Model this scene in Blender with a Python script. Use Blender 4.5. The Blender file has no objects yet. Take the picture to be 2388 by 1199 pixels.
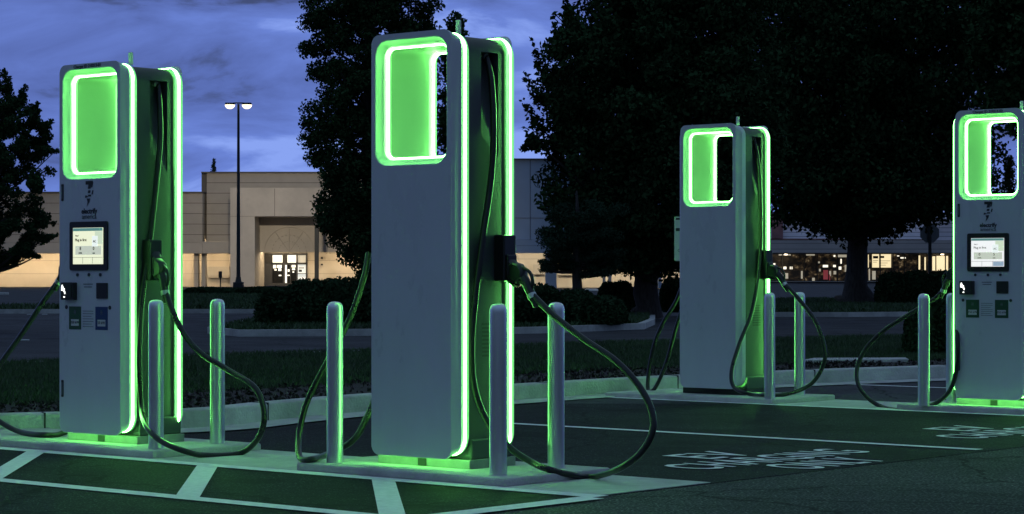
import bpy, bmesh, math, random
import numpy as np
from mathutils import Vector, Matrix
random.seed(7); rng = np.random.default_rng(11)
S = bpy.context.scene
COL = S.collection
R = math.radians

# ------------------------------------------------------------------ camera
EYE = 1.124                      # eye height above the asphalt
FPX = 5341.0                     # focal length in photo pixels (frame 2388 wide)
cam_d = bpy.data.cameras.new("camera"); cam = bpy.data.objects.new("camera", cam_d); COL.objects.link(cam)
cam.location = (0, 0, EYE); cam.rotation_euler = (R(90), 0, 0)
cam_d.sensor_width = 36.0; cam_d.lens = 36.0 * FPX / 2388.0
cam_d.shift_y = 42.5 / 2388.0
cam_d.clip_start = 0.1; cam_d.clip_end = 4000
S.camera = cam

# ------------------------------------------------------------------ dusk sky
W = bpy.data.worlds.new("World"); S.world = W; W.use_nodes = True
nt = W.node_tree; nt.nodes.clear()
def N(t, **k):
    n = nt.nodes.new(t)
    for a, b in k.items(): setattr(n, a, b)
    return n
out = N('ShaderNodeOutputWorld'); bg = N('ShaderNodeBackground'); tc = N('ShaderNodeTexCoord')
sky = N('ShaderNodeTexSky'); sky.sky_type = 'NISHITA'; sky.sun_disc = False
sky.sun_elevation = R(-3.5); sky.sun_rotation = R(200)
mp = N('ShaderNodeMapping'); mp.inputs['Scale'].default_value = (3.0, 3.0, 9.5); mp.inputs['Location'].default_value = (.31, .2, .55)
mp.inputs['Rotation'].default_value = (0, R(4), 0)
no = N('ShaderNodeTexNoise'); no.inputs['Scale'].default_value = 2.7; no.inputs['Detail'].default_value = 9; no.inputs['Roughness'].default_value = .56; no.inputs['Distortion'].default_value = .5
rp = N('ShaderNodeValToRGB'); e = rp.color_ramp.elements
e[0].position = .39; e[0].color = (.055, .078, .185, 1)
e[1].position = .64; e[1].color = (.25, .37, .88, 1)
m_ = e.new(.44); m_.color = (.10, .155, .45, 1)
m_ = e.new(.57); m_.color = (.145, .23, .66, 1)
no2 = N('ShaderNodeTexNoise'); no2.inputs['Scale'].default_value = 1.2; no2.inputs['Detail'].default_value = 3
sep = N('ShaderNodeSeparateXYZ')
gr = N('ShaderNodeMapRange'); gr.inputs['From Min'].default_value = 0.0; gr.inputs['From Max'].default_value = .16
gr.inputs['To Min'].default_value = .10; gr.inputs['To Max'].default_value = -.07
ad = N('ShaderNodeMath', operation='ADD'); ad2 = N('ShaderNodeMath', operation='ADD')
sb = N('ShaderNodeMapRange'); sb.inputs['From Min'].default_value = .3; sb.inputs['From Max'].default_value = .7; sb.inputs['To Min'].default_value = -.05; sb.inputs['To Max'].default_value = .05
mx = N('ShaderNodeMix', data_type='RGBA', blend_type='ADD'); mx.inputs['Factor'].default_value = 0.06
L = nt.links.new
L(tc.outputs['Generated'], mp.inputs['Vector']); L(mp.outputs[0], no.inputs['Vector']); L(mp.outputs[0], no2.inputs['Vector'])
L(tc.outputs['Generated'], sep.inputs[0]); L(sep.outputs['Z'], gr.inputs['Value'])
L(no.outputs['Fac'], ad.inputs[0]); L(gr.outputs[0], ad.inputs[1])
L(no2.outputs['Fac'], sb.inputs['Value']); L(ad.outputs[0], ad2.inputs[0]); L(sb.outputs[0], ad2.inputs[1])
L(ad2.outputs[0], rp.inputs['Fac'])
hi = N('ShaderNodeMapRange', interpolation_type='SMOOTHSTEP'); hi.inputs['From Min'].default_value = .16; hi.inputs['From Max'].default_value = .55
L(sep.outputs['Z'], hi.inputs['Value'])
up = N('ShaderNodeMix', data_type='RGBA'); up.inputs['B'].default_value = (.18, .26, .35, 1)     # overhead sky, out of view, tinted to set the ambient light
L(hi.outputs[0], up.inputs['Factor']); L(rp.outputs['Color'], up.inputs['A'])
bk = N('ShaderNodeMapRange', interpolation_type='SMOOTHSTEP'); bk.inputs['From Min'].default_value = .55; bk.inputs['From Max'].default_value = -.25
L(sep.outputs['Y'], bk.inputs['Value'])
be = N('ShaderNodeMix', data_type='RGBA'); be.inputs['B'].default_value = (.082, .128, .205, 1)     # unseen sky behind, tinted and dimmed low for the bollards and near faces
L(bk.outputs[0], be.inputs['Factor']); L(up.outputs['Result'], be.inputs['A']); 
lo_ = N('ShaderNodeMapRange', interpolation_type='SMOOTHSTEP'); lo_.inputs['From Min'].default_value = .0; lo_.inputs['From Max'].default_value = .7; lo_.inputs['To Min'].default_value = .5; lo_.inputs['To Max'].default_value = 1.45
L(sep.outputs['Z'], lo_.inputs['Value'])
dm = N('ShaderNodeVectorMath', operation='SCALE'); dm.inputs[0].default_value = (.085, .135, .245); L(lo_.outputs[0], dm.inputs['Scale']); L(dm.outputs[0], be.inputs['B'])
L(be.outputs['Result'], mx.inputs['A']); L(sky.outputs['Color'], mx.inputs['B'])
L(mx.outputs['Result'], bg.inputs['Color']); bg.inputs['Strength'].default_value = 1.0
L(bg.outputs[0], out.inputs['Surface'])

S.view_settings.view_transform = 'Standard'; S.view_settings.look = 'None'
S.view_settings.exposure = 0.0; S.view_settings.gamma = 1.0
S.render.engine = 'CYCLES'
S.cycles.use_denoising = True; S.cycles.denoiser = 'OPENIMAGEDENOISE'; S.cycles.denoising_input_passes = 'RGB_ALBEDO_NORMAL'
S.cycles.max_bounces = 8; S.cycles.diffuse_bounces = 4; S.cycles.glossy_bounces = 4
S.cycles.sample_clamp_indirect = 6.0; S.cycles.sample_clamp_direct = 9.0

# ------------------------------------------------------------------ materials
def mat(name, col, rough=.6, metal=0.0, var=0.0, vscale=8.0, bump=0.0, bscale=60.0, col2=None, emit=None, es=0.0, coat=0.0, spec=None, stretch=None, trans=0.0):
    m = bpy.data.materials.new(name); m.use_nodes = True
    t = m.node_tree; b = t.nodes['Principled BSDF']
    b.inputs['Base Color'].default_value = (*col, 1); b.inputs['Roughness'].default_value = rough; b.inputs['Metallic'].default_value = metal
    if coat: b.inputs['Coat Weight'].default_value = coat; b.inputs['Coat Roughness'].default_value = .15
    if spec is not None: b.inputs['Specular IOR Level'].default_value = spec
    if trans: b.inputs['Transmission Weight'].default_value = trans
    if emit: b.inputs['Emission Color'].default_value = (*emit, 1); b.inputs['Emission Strength'].default_value = es
    if var or bump:
        c = t.nodes.new('ShaderNodeTexCoord'); vec = c.outputs['Object']
        if stretch:
            mm = t.nodes.new('ShaderNodeMapping'); mm.inputs['Scale'].default_value = stretch
            t.links.new(vec, mm.inputs['Vector']); vec = mm.outputs[0]
    if var:
        n = t.nodes.new('ShaderNodeTexNoise'); n.inputs['Scale'].default_value = vscale; n.inputs['Detail'].default_value = 8; n.inputs['Roughness'].default_value = .65
        r = t.nodes.new('ShaderNodeValToRGB')
        a = tuple(max(0, x * (1 - var)) for x in col); z = col2 or tuple(min(1, x * (1 + var)) for x in col)
        r.color_ramp.elements[0].position = .32; r.color_ramp.elements[0].color = (*a, 1)
        r.color_ramp.elements[1].position = .68; r.color_ramp.elements[1].color = (*z, 1)
        t.links.new(vec, n.inputs['Vector']); t.links.new(n.outputs['Fac'], r.inputs['Fac']); t.links.new(r.outputs['Color'], b.inputs['Base Color'])
        q = t.nodes.new('ShaderNodeMapRange'); q.inputs['To Min'].default_value = max(0.03, rough - .12); q.inputs['To Max'].default_value = min(1, rough + .12)
        t.links.new(n.outputs['Fac'], q.inputs['Value']); t.links.new(q.outputs[0], b.inputs['Roughness'])
    if bump:
        n = t.nodes.new('ShaderNodeTexNoise'); n.inputs['Scale'].default_value = bscale; n.inputs['Detail'].default_value = 6
        u = t.nodes.new('ShaderNodeBump'); u.inputs['Strength'].default_value = bump; u.inputs['Distance'].default_value = .02
        t.links.new(vec, n.inputs['Vector']); t.links.new(n.outputs['Fac'], u.inputs['Height']); t.links.new(u.outputs[0], b.inputs['Normal'])
    return m

def asphalt(name, base, speck, fine=90, amount=.62):
    """asphalt: fine aggregate specks over patchy tone"""
    m = bpy.data.materials.new(name); m.use_nodes = True; t = m.node_tree; b = t.nodes['Principled BSDF']
    c = t.nodes.new('ShaderNodeTexCoord')
    n1 = t.nodes.new('ShaderNodeTexNoise'); n1.inputs['Scale'].default_value = fine; n1.inputs['Detail'].default_value = 3
    n2 = t.nodes.new('ShaderNodeTexNoise'); n2.inputs['Scale'].default_value = .7; n2.inputs['Detail'].default_value = 6
    n3 = t.nodes.new('ShaderNodeTexNoise'); n3.inputs['Scale'].default_value = 14; n3.inputs['Detail'].default_value = 5
    for n in (n1, n2, n3): t.links.new(c.outputs['Object'], n.inputs['Vector'])
    r1 = t.nodes.new('ShaderNodeValToRGB'); r1.color_ramp.elements[0].position = amount - .08; r1.color_ramp.elements[0].color = (*base, 1)
    r1.color_ramp.elements[1].position = amount + .08; r1.color_ramp.elements[1].color = (*speck, 1)
    t.links.new(n1.outputs['Fac'], r1.inputs['Fac'])
    mm = t.nodes.new('ShaderNodeMath'); mm.operation = 'MULTIPLY'
    q = t.nodes.new('ShaderNodeMapRange'); q.inputs['From Min'].default_value = .3; q.inputs['From Max'].default_value = .7; q.inputs['To Min'].default_value = .7; q.inputs['To Max'].default_value = 1.35
    q3 = t.nodes.new('ShaderNodeMapRange'); q3.inputs['From Min'].default_value = .3; q3.inputs['From Max'].default_value = .7; q3.inputs['To Min'].default_value = .75; q3.inputs['To Max'].default_value = 1.25
    t.links.new(n2.outputs['Fac'], q.inputs['Value']); t.links.new(n3.outputs['Fac'], q3.inputs['Value'])
    t.links.new(q.outputs[0], mm.inputs[0]); t.links.new(q3.outputs[0], mm.inputs[1])
    vm = t.nodes.new('ShaderNodeVectorMath'); vm.operation = 'SCALE'
    t.links.new(r1.outputs['Color'], vm.inputs[0]); t.links.new(mm.outputs[0], vm.inputs['Scale']); 
    # hairline cracks, only in places
    wv = t.nodes.new('ShaderNodeTexNoise'); wv.inputs['Scale'].default_value = 3.0; wv.inputs['Detail'].default_value = 4
    av = t.nodes.new('ShaderNodeVectorMath'); av.operation = 'MULTIPLY_ADD'; av.inputs[1].default_value = (.35, .35, .35)
    t.links.new(c.outputs['Object'], wv.inputs['Vector']); t.links.new(wv.outputs['Color'], av.inputs[0]); t.links.new(c.outputs['Object'], av.inputs[2])
    vo = t.nodes.new('ShaderNodeTexVoronoi'); vo.feature = 'DISTANCE_TO_EDGE'; vo.inputs['Scale'].default_value = .42; t.links.new(av.outputs[0], vo.inputs['Vector'])
    cr = t.nodes.new('ShaderNodeMapRange'); cr.inputs['From Min'].default_value = .002; cr.inputs['From Max'].default_value = .009; cr.inputs['To Min'].default_value = .25; t.links.new(vo.outputs['Distance'], cr.inputs['Value'])
    st = t.nodes.new('ShaderNodeTexNoise'); st.inputs['Scale'].default_value = .9; st.inputs['Detail'].default_value = 4; st.inputs['W' if False else 'Distortion'].default_value = 1.2; t.links.new(c.outputs['Object'], st.inputs['Vector'])
    sm = t.nodes.new('ShaderNodeMapRange'); sm.inputs['From Min'].default_value = .36; sm.inputs['From Max'].default_value = .44; sm.inputs['To Min'].default_value = .62; t.links.new(st.outputs['Fac'], sm.inputs['Value'])
    pr = t.nodes.new('ShaderNodeMath'); pr.operation = 'MULTIPLY'; t.links.new(cr.outputs[0], pr.inputs[0]); t.links.new(sm.outputs[0], pr.inputs[1])
    v2 = t.nodes.new('ShaderNodeVectorMath'); v2.operation = 'SCALE'; t.links.new(vm.outputs[0], v2.inputs[0]); t.links.new(pr.outputs[0], v2.inputs['Scale'])
    t.links.new(v2.outputs[0], b.inputs['Base Color'])
    b.inputs['Roughness'].default_value = .85; b.inputs['Specular IOR Level'].default_value = .12
    u = t.nodes.new('ShaderNodeBump'); u.inputs['Strength'].default_value = .5; u.inputs['Distance'].default_value = .008
    t.links.new(n1.outputs['Fac'], u.inputs['Height']); t.links.new(u.outputs[0], b.inputs['Normal'])
    return m

def striped(name, col, line, period, width, axis='Z', rough=.7, var=.12):
    """a wall of wide boards or panels with dark joints every `period` metres"""
    m = mat(name, col, rough, var=var, vscale=.35)
    t = m.node_tree; b = t.nodes['Principled BSDF']; src = b.inputs['Base Color'].links[0].from_socket
    c = t.nodes.new('ShaderNodeTexCoord'); s = t.nodes.new('ShaderNodeSeparateXYZ'); t.links.new(c.outputs['Object'], s.inputs[0])
    a = t.nodes.new('ShaderNodeMath'); a.operation = 'MODULO'; a.inputs[1].default_value = period
    o = t.nodes.new('ShaderNodeMath'); o.operation = 'ADD'; o.inputs[1].default_value = period * 1000
    t.links.new(s.outputs[axis], o.inputs[0]); t.links.new(o.outputs[0], a.inputs[0])
    l = t.nodes.new('ShaderNodeMath'); l.operation = 'LESS_THAN'; l.inputs[1].default_value = width; t.links.new(a.outputs[0], l.inputs[0])
    x = t.nodes.new('ShaderNodeMix'); x.data_type = 'RGBA'; x.inputs['B'].default_value = (*line, 1)
    t.links.new(l.outputs[0], x.inputs['Factor']); t.links.new(src, x.inputs['A']); t.links.new(x.outputs['Result'], b.inputs['Base Color'])
    return m

GREEN = (.20, 1.0, .18)
M = dict(
    fascia=mat('fascia_paint', (.60, .645, .67), .30, var=.055, vscale=2.0, coat=.35, stretch=(1, 1, .45)),
    body=mat('body_metal', (.048, .058, .057), .5, var=.12, vscale=4),
    wall_in=mat('window_lining', (.17, .18, .175), .5, var=.06, vscale=3),
    tunnel=mat('tunnel_white', (.60, .63, .61), .45, var=.04, vscale=3),
    black=mat('black_plastic', (.012, .014, .013), .35),
    dark=mat('dark_recess', (.02, .024, .022), .6),
    rubber=mat('cable_rubber', (.011, .013, .012), .3, spec=.45, var=.2, vscale=6),
    led=mat('led_diffuser', (.7, .8, .7), .4, emit=GREEN, es=62.0),
    ledhalo=mat('led_halo_glow', (.5, .6, .5), .4, emit=(.20, .95, .20), es=.8),
    plinth=mat('plinth_metal', (.24, .25, .24), .55, var=.2, vscale=9),
    steel=mat('brushed_steel', (.76, .82, .84), .34, metal=1.0),
    ink=mat('printed_ink', (.018, .028, .034), .5),
    greyink=mat('grey_ink', (.11, .14, .15), .5),
    white=mat('white_label', (.62, .65, .62), .5),
    stick_g=mat('sticker_green', (.012, .085, .03), .4),
    stick_b=mat('sticker_blue', (.01, .045, .15), .4),
    alum=mat('aluminium', (.5, .52, .5), .3, metal=.9),
    antenna=mat('antenna_white', (.7, .75, .72), .4),
    concrete=mat('concrete', (.50, .51, .48), .85, var=.28, vscale=2.2, bump=.35, bscale=70),
    kerbc=mat('kerb_concrete', (.52, .53, .49), .85, var=.34, vscale=1.6, bump=.5, bscale=45),
    asph=asphalt('asphalt_new', (.014, .015, .017), (.12, .125, .125), 80, .65),
    asph_old=asphalt('asphalt_old', (.030, .031, .033), (.20, .205, .20), 60, .60),
    road=asphalt('asphalt_road', (.050, .051, .056), (.085, .087, .09), 30, .6),
    paint=mat('road_paint', (.86, .88, .86), .7, var=.12, vscale=22, bump=.2, bscale=100),
    mulch=mat('mulch_soil', (.018, .014, .010), .95, var=.7, vscale=18, bump=1.0, bscale=30),
    turf=mat('turf_soil', (.020, .032, .012), .95, var=.5, vscale=3, bump=1.0, bscale=20),
    blade=mat('grass_blade', (.032, .075, .018), .7, var=.5, vscale=1.3),
    leaf=mat('leaf_dark', (.030, .068, .025), .9, var=.5, vscale=1.1, spec=.06),
    leaf2=mat('leaf_maple', (.026, .058, .022), .9, var=.5, vscale=.8, spec=.06),
    leaf3=mat('leaf_hedge', (.022, .048, .020), .9, var=.5, vscale=2.0, spec=.06),
    needle=mat('leaf_conifer', (.024, .050, .028), .9, var=.4, vscale=1.0, spec=.06),
    bark=mat('bark', (.050, .044, .040), .95, var=.6, vscale=5, bump=1.0, bscale=12, stretch=(3, 3, .6)),
    stone=mat('pebble', (.10, .095, .09), .8, var=.4, vscale=40),
)
def use(m): return M[m] if isinstance(m, str) else m

# ------------------------------------------------------------------ helpers
def link(o, parent=None):
    COL.objects.link(o)
    if parent is not None: o.parent = parent
    return o
def tag(o, label=None, cat=None, group=None, kind=None):
    if label: o['label'] = label
    if cat: o['category'] = cat
    if group: o['group'] = group
    if kind: o['kind'] = kind
    return o
def empty(name, loc=(0, 0, 0), rz=0, label=None, cat=None, group=None):
    o = bpy.data.objects.new(name, None); o.empty_display_size = .3; COL.objects.link(o)
    o.location = loc; o.rotation_euler = (0, 0, rz); return tag(o, label, cat, group)

class MB:
    """collects shapes, then links them as one mesh object"""
    def __init__(s): s.v = []; s.f = []; s.m = []; s.mats = []; s.cur = 0
    def use(s, m):
        m = use(m)
        if m not in s.mats: s.mats.append(m)
        s.cur = s.mats.index(m); return s
    def add(s, vs, fs):
        b = len(s.v); s.v += [tuple(p) for p in vs]; s.f += [tuple(b + i for i in f) for f in fs]; s.m += [s.cur] * len(fs); return s
    def box(s, x0, x1, y0, y1, z0, z1):
        return s.add([(x0,y0,z0),(x1,y0,z0),(x1,y1,z0),(x0,y1,z0),(x0,y0,z1),(x1,y0,z1),(x1,y1,z1),(x0,y1,z1)],
                     [(3,2,1,0),(4,5,6,7),(0,1,5,4),(1,2,6,5),(2,3,7,6),(3,0,4,7)])
    def cyl(s, x, y, z0, z1, r0, r1=None, n=24, cap=True, rings=None):
        r1 = r0 if r1 is None else r1
        prof = rings or [(z0, r0), (z1, r1)]
        vs = []; fs = []
        for (z, r) in prof:
            for k in range(n): a = 2*math.pi*k/n; vs.append((x + r*math.cos(a), y + r*math.sin(a), z))
        for j in range(len(prof) - 1):
            for k in range(n): fs.append((j*n+k, j*n+(k+1)%n, (j+1)*n+(k+1)%n, (j+1)*n+k))
        if cap: fs.append(tuple(range(n))[::-1]); fs.append(tuple(range((len(prof)-1)*n, len(prof)*n)))
        return s.add(vs, fs)
    def tube(s, pts, rad, n=10, closed=False, caps=True):
        pts = [Vector(p) for p in pts]; K = len(pts)
        rs = rad if isinstance(rad, (list, tuple)) else [rad] * K
        up = None; vs = []; fs = []
        for i, p in enumerate(pts):
            a = pts[(i-1) % K] if (closed or i > 0) else pts[i]; b = pts[(i+1) % K] if (closed or i < K-1) else pts[i]
            t = (b - a).normalized()
            if up is None:
                up = Vector((0, 1, 0)) if abs(t.y) < .9 else Vector((0, 0, 1))
            side = t.cross(up).normalized(); up = side.cross(t).normalized()
            for k in range(n):
                g = 2*math.pi*k/n; vs.append(p + side*(rs[i]*math.cos(g)) + up*(rs[i]*math.sin(g)))
        for i in range(K if closed else K-1):
            j = (i+1) % K
            for k in range(n): fs.append((i*n+k, i*n+(k+1)%n, j*n+(k+1)%n, j*n+k))
        if caps and not closed: fs.append(tuple(range(n))); fs.append(tuple(range((K-1)*n, K*n))[::-1])
        return s.add(vs, fs)
    def prism(s, poly, z0, z1):
        n = len(poly)
        return s.add([(x,y,z0) for x,y in poly] + [(x,y,z1) for x,y in poly],
                     [tuple(range(n))[::-1], tuple(range(n, 2*n))] + [(i,(i+1)%n,n+(i+1)%n,n+i) for i in range(n)])
    def build(s, name, parent=None, smooth=False, bevel=0, angle=35, fix=True):
        me = bpy.data.meshes.new(name); me.from_pydata(s.v, [], s.f)
        for m in s.mats: me.materials.append(m)
        me.polygons.foreach_set('material_index', s.m)
        if fix:
            bm = bmesh.new(); bm.from_mesh(me); bmesh.ops.recalc_face_normals(bm, faces=bm.faces); bm.to_mesh(me); bm.free()
        if smooth:
            me.polygons.foreach_set('use_smooth', [True] * len(me.polygons))
            try: me.set_sharp_from_angle(angle=R(angle))
            except Exception: pass
        me.update()
        o = bpy.data.objects.new(name, me); link(o, parent)
        if bevel:
            b = o.modifiers.new('bevel', 'BEVEL'); b.width = bevel; b.segments = 2; b.limit_method = 'ANGLE'; b.angle_limit = R(40)
        return o
def mb(m): return MB().use(m)

def fastmesh(name, verts, nper, material, parent=None):
    """many small separate faces (leaves, blades): verts (N*nper,3)"""
    me = bpy.data.meshes.new(name); nv = len(verts); nf = nv // nper
    me.vertices.add(nv); me.vertices.foreach_set('co', np.asarray(verts, dtype=np.float32).ravel())
    me.loops.add(nv); me.loops.foreach_set('vertex_index', np.arange(nv, dtype=np.int32))
    me.polygons.add(nf); me.polygons.foreach_set('loop_start', np.arange(0, nv, nper, dtype=np.int32))
    me.update(calc_edges=True)
    mats = material if isinstance(material, (list, tuple)) else [material]
    for m in mats: me.materials.append(use(m))
    if len(mats) > 1: me.polygons.foreach_set('material_index', rng.integers(0, len(mats), nf).astype(np.int32))
    o = bpy.data.objects.new(name, me); return link(o, parent)

def leaves(P, size, aspect=.6):
    n = len(P); d = rng.normal(size=(n, 3)); d /= np.linalg.norm(d, axis=1)[:, None]
    e_ = rng.normal(size=(n, 3)); e_ -= (e_*d).sum(1)[:, None]*d; e_ /= np.linalg.norm(e_, axis=1)[:, None]
    s_ = size * rng.uniform(.6, 1.35, (n, 1))
    a = d*s_*.5; b = e_*s_*.5*aspect
    V = np.stack([P - a, P - a*.1 + b, P + a, P - a*.1 - b], axis=1)
    return V.reshape(-1, 3)

def spline(pts, per=8):
    P = [Vector(p) for p in pts]; o = []
    P = [P[0]*2 - P[1]] + P + [P[-1]*2 - P[-2]]
    for i in range(1, len(P) - 2):
        for k in range(per):
            t = k/per; a, b, c, d = P[i-1], P[i], P[i+1], P[i+2]
            o.append(.5*((2*b) + (c-a)*t + (2*a-5*b+4*c-d)*t*t + (3*b-a-3*c+d)*t**3))
    o.append(P[-2]); return o

_fc = {}
def text_mesh(txt, size, depth=.001, spacing=1.0, bold=0.0, shear=0.0, align='CENTER'):
    c = bpy.data.curves.new('lettering', 'FONT'); c.body = txt; c.size = size; c.extrude = depth; c.align_x = align; c.align_y = 'CENTER'
    c.space_character = spacing; c.offset = bold; c.shear = shear; c.resolution_u = 3
    o = bpy.data.objects.new('lettering', c); COL.objects.link(o)
    dg = bpy.context.evaluated_depsgraph_get(); me = bpy.data.meshes.new_from_object(o.evaluated_get(dg))
    bpy.data.objects.remove(o); bpy.data.curves.remove(c)
    return me
def put_text(name, txt, size, mtx, material, parent=None, **k):
    me = text_mesh(txt, size, **k); me.transform(mtx); me.materials.clear(); me.materials.append(use(material))
    o = bpy.data.objects.new(name, me); return link(o, parent)
# ------------------------------------------------------------------ lot layout
TH = R(40.8)                                  # chargers' long faces turned this far from the view
UX = Vector((math.cos(TH), -math.sin(TH), 0)); VX = Vector((math.sin(TH), math.cos(TH), 0))
PAD_H = .05
C1 = Vector((-2.54, 14.87, 0)); C2 = Vector((-.40, 13.01, 0)); C3 = Vector((1.93, 20.82, 0)); C4 = Vector((4.07, 18.96, 0))
FR = Matrix(((UX.x, VX.x, 0, C2.x), (UX.y, VX.y, 0, C2.y), (0, 0, 1, 0), (0, 0, 0, 1)))   # u,v -> world, origin under the tall central unit
def uv(u, v, z=0.0): return FR @ Vector((u, v, z))
def sheet(name, pts, z, m, thick=0.0, label=None):
    b = mb(m)
    if thick: b.prism([(p[0], p[1]) for p in pts], z - thick, z)
    else: b.add([(p[0], p[1], z) for p in pts], [tuple(range(len(pts)))])
    o = b.build(name); tag(o, label, None, None, 'structure'); return o
def uvrect(u0, u1, v0, v1): return [uv(u0, v0), uv(u1, v0), uv(u1, v1), uv(u0, v1)]

sheet('ground', [(-1500, -60), (1500, -60), (1500, 2500), (-1500, 2500)], 0, 'asph_old')
sheet('road', [(-120, 20), (120, 20), (120, 66), (-120, 66)], .004, 'road')
sheet('parking_lot', [(-120, 66.0), (120, 66.0), (120, 420), (-120, 420)], .004, 'road')
sheet('charging_bay_asphalt', uvrect(-5.2, 1.55, -9, 16), .003, 'asph', thick=.03)
sheet('concrete_strip', uvrect(-3.55, 1.53, -.49, .48), .006, 'concrete', thick=.03)
sheet('concrete_strip', uvrect(-4.6, 3.6, 6.93, 7.92), .006, 'concrete', thick=.03)

# kerb along the verge
KB = [(-8.5, 13.4), (-5.2, 15.1), (-3.57, 15.97), (-2.32, 16.55), (-1.8, 17.5), (-1.17, 18.6), (.216, 20.5), (1.2, 21.7), (2.2, 22.7), (3.1, 23.45), (4.3, 24.35), (5.6, 25.2), (9, 27.2), (16, 31)]
def offset(pl, d):
    o = []
    for i, p in enumerate(pl):
        a = pl[max(0, i-1)]; b = pl[min(len(pl)-1, i+1)]; t = Vector((b[0]-a[0], b[1]-a[1])).normalized()
        o.append((p[0] - t.y*d, p[1] + t.x*d))
    return o
def ribbon(name, pl, prof, m, joints=None):
    """sweep a section prof [(offset, z)] along the plan line"""
    b = mb(m); rows = [[(x, y, z) for (x, y) in offset(pl, d)] for d, z in prof]; n = len(pl); vs = [p for r in rows for p in r]
    fs = [(j*n+i, j*n+i+1, (j+1)*n+i+1, (j+1)*n+i) for j in range(len(rows)-1) for i in range(n-1)]
    b.add(vs, fs); o = b.build(name, smooth=True, angle=40); tag(o, kind='structure'); return o
def dense(pl, step=.35):
    o = []
    for a, b in zip(pl[:-1], pl[1:]):
        n = max(1, int(math.dist(a, b)/step))
        for k in range(n): o.append((a[0]+(b[0]-a[0])*k/n, a[1]+(b[1]-a[1])*k/n))
    o.append(pl[-1]); return o
KD = [(p.x, p.y) for p in spline([(x, y, 0) for x, y in KB], 10)]
ribbon('gutter', KD, [(-.30, .013), (-.29, .020), (.0, .022)], 'concrete')
ribbon('kerb', KD, [(0, .004), (0, .135), (.008, .148), (.02, .152), (.15, .155), (.165, .15), (.17, .10)], 'kerbc')
# joints between kerb stones
jb = mb('dark'); acc = 0
for a, b in zip(KD[:-1], KD[1:]):
    acc += math.dist(a, b)
    if acc > 1.9:
        acc = 0; t = Vector((b[0]-a[0], b[1]-a[1], 0)).normalized(); n_ = Vector((-t.y, t.x, 0)); p = Vector((a[0], a[1], 0))
        q = [p - n_*.004 - t*.006, p - n_*.004 + t*.006, p + n_*.168 + t*.006, p + n_*.168 - t*.006]
        jb.prism([(w.x, w.y) for w in q], .02, .1575)
tag(jb.build('kerb_joint_line'), kind='structure')

FAR = [(-12, 22.5), (-8.5, 24.6), (-5.88, 26.3), (-4.0, 28.8), (-1.94, 30.7), (1.0, 34.0), (6.5, 38.2), (8.9, 39.6), (18, 45)]
KI = offset(KD, .165); KM = offset(KD, 1.7)
sheet('verge_soil', KI + FAR[::-1], .115, 'turf', thick=.2)
sheet('mulch_bed', KI + KM[::-1], .128, 'mulch')
ribbon('kerb', [(p[0], p[1]) for p in FAR], [(-.14, .10), (-.14, .125), (.0, .125), (.01, .0)], 'kerbc')

def in_poly(P, poly):
    x, y = P[:, 0], P[:, 1]; ins = np.zeros(len(P), bool); j = len(poly) - 1
    for i in range(len(poly)):
        xi, yi = poly[i][:2]; xj, yj = poly[j][:2]
        c = ((yi > y) != (yj > y)) & (x < (xj - xi)*(y - yi)/(yj - yi + 1e-12) + xi); ins ^= c; j = i
    return ins
def grass(poly, n, z, h0, h1, w, label, material='blade'):
    xs = [p[0] for p in poly]; ys = [p[1] for p in poly]
    P = np.stack([rng.uniform(min(xs), max(xs), n*2), rng.uniform(min(ys), max(ys), n*2)], 1); P = P[in_poly(P, poly)][:n]
    k = len(P); a = rng.uniform(0, 6.28, k); h = rng.uniform(h0, h1, k); ww = w*rng.uniform(.6, 1.4, k)
    B = np.zeros((k, 3, 3)); B[:, :, 0] = P[:, None, 0]; B[:, :, 1] = P[:, None, 1]; B[:, :, 2] = z
    B[:, 0, 0] -= np.cos(a)*ww; B[:, 0, 1] -= np.sin(a)*ww; B[:, 1, 0] += np.cos(a)*ww; B[:, 1, 1] += np.sin(a)*ww
    B[:, 2, 2] += h; B[:, 2, 0] += rng.normal(0, .4, k)*h; B[:, 2, 1] += rng.normal(0, .4, k)*h
    o = fastmesh('grass', B.reshape(-1, 3), 3, material); return tag(o, label, 'grass', None, 'stuff')
vis = [(-5.2, 16.5)] + [p for p in KM if -4.5 < p[0] < 9] + [(9.5, 40), (8.9, 39.6), (6.5, 38.2), (1.0, 34.0), (-1.94, 30.7), (-4.0, 28.8), (-5.88, 26.3), (-8, 24.9)]
grass(vis, 210000, .11, .03, .075, .007, 'short dark green grass on the verge behind the kerb')
# wood chips and stones in the mulch
P = np.array([KD[i] for i in rng.integers(0, len(KD), 5200)]); off = rng.uniform(.25, 1.85, len(P))
t_ = np.array([.65, .757]); nrm = np.array([-.757, .65]); P = P + nrm*off[:, None] + t_*rng.uniform(-.3, .3, (len(P), 1))
P3 = np.concatenate([P, rng.uniform(.128, .155, (len(P), 1))], 1)
tag(fastmesh('mulch_chips', leaves(P3, .05, .5), 4, ['mulch'] * 11 + ['stone']), 'dark wood chips with a few pale stones in the mulch bed behind the kerb', 'mulch', None, 'stuff')
slab = mb('kerbc').prism([(3.3, 26.0), (4.55, 26.25), (4.6, 26.75), (3.5, 26.6)], .12, .165).build('inlet_slab', bevel=.01)
tag(slab, 'thin pale concrete slab lying in the mulch behind the kerb between the two far chargers', 'concrete slab')

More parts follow.
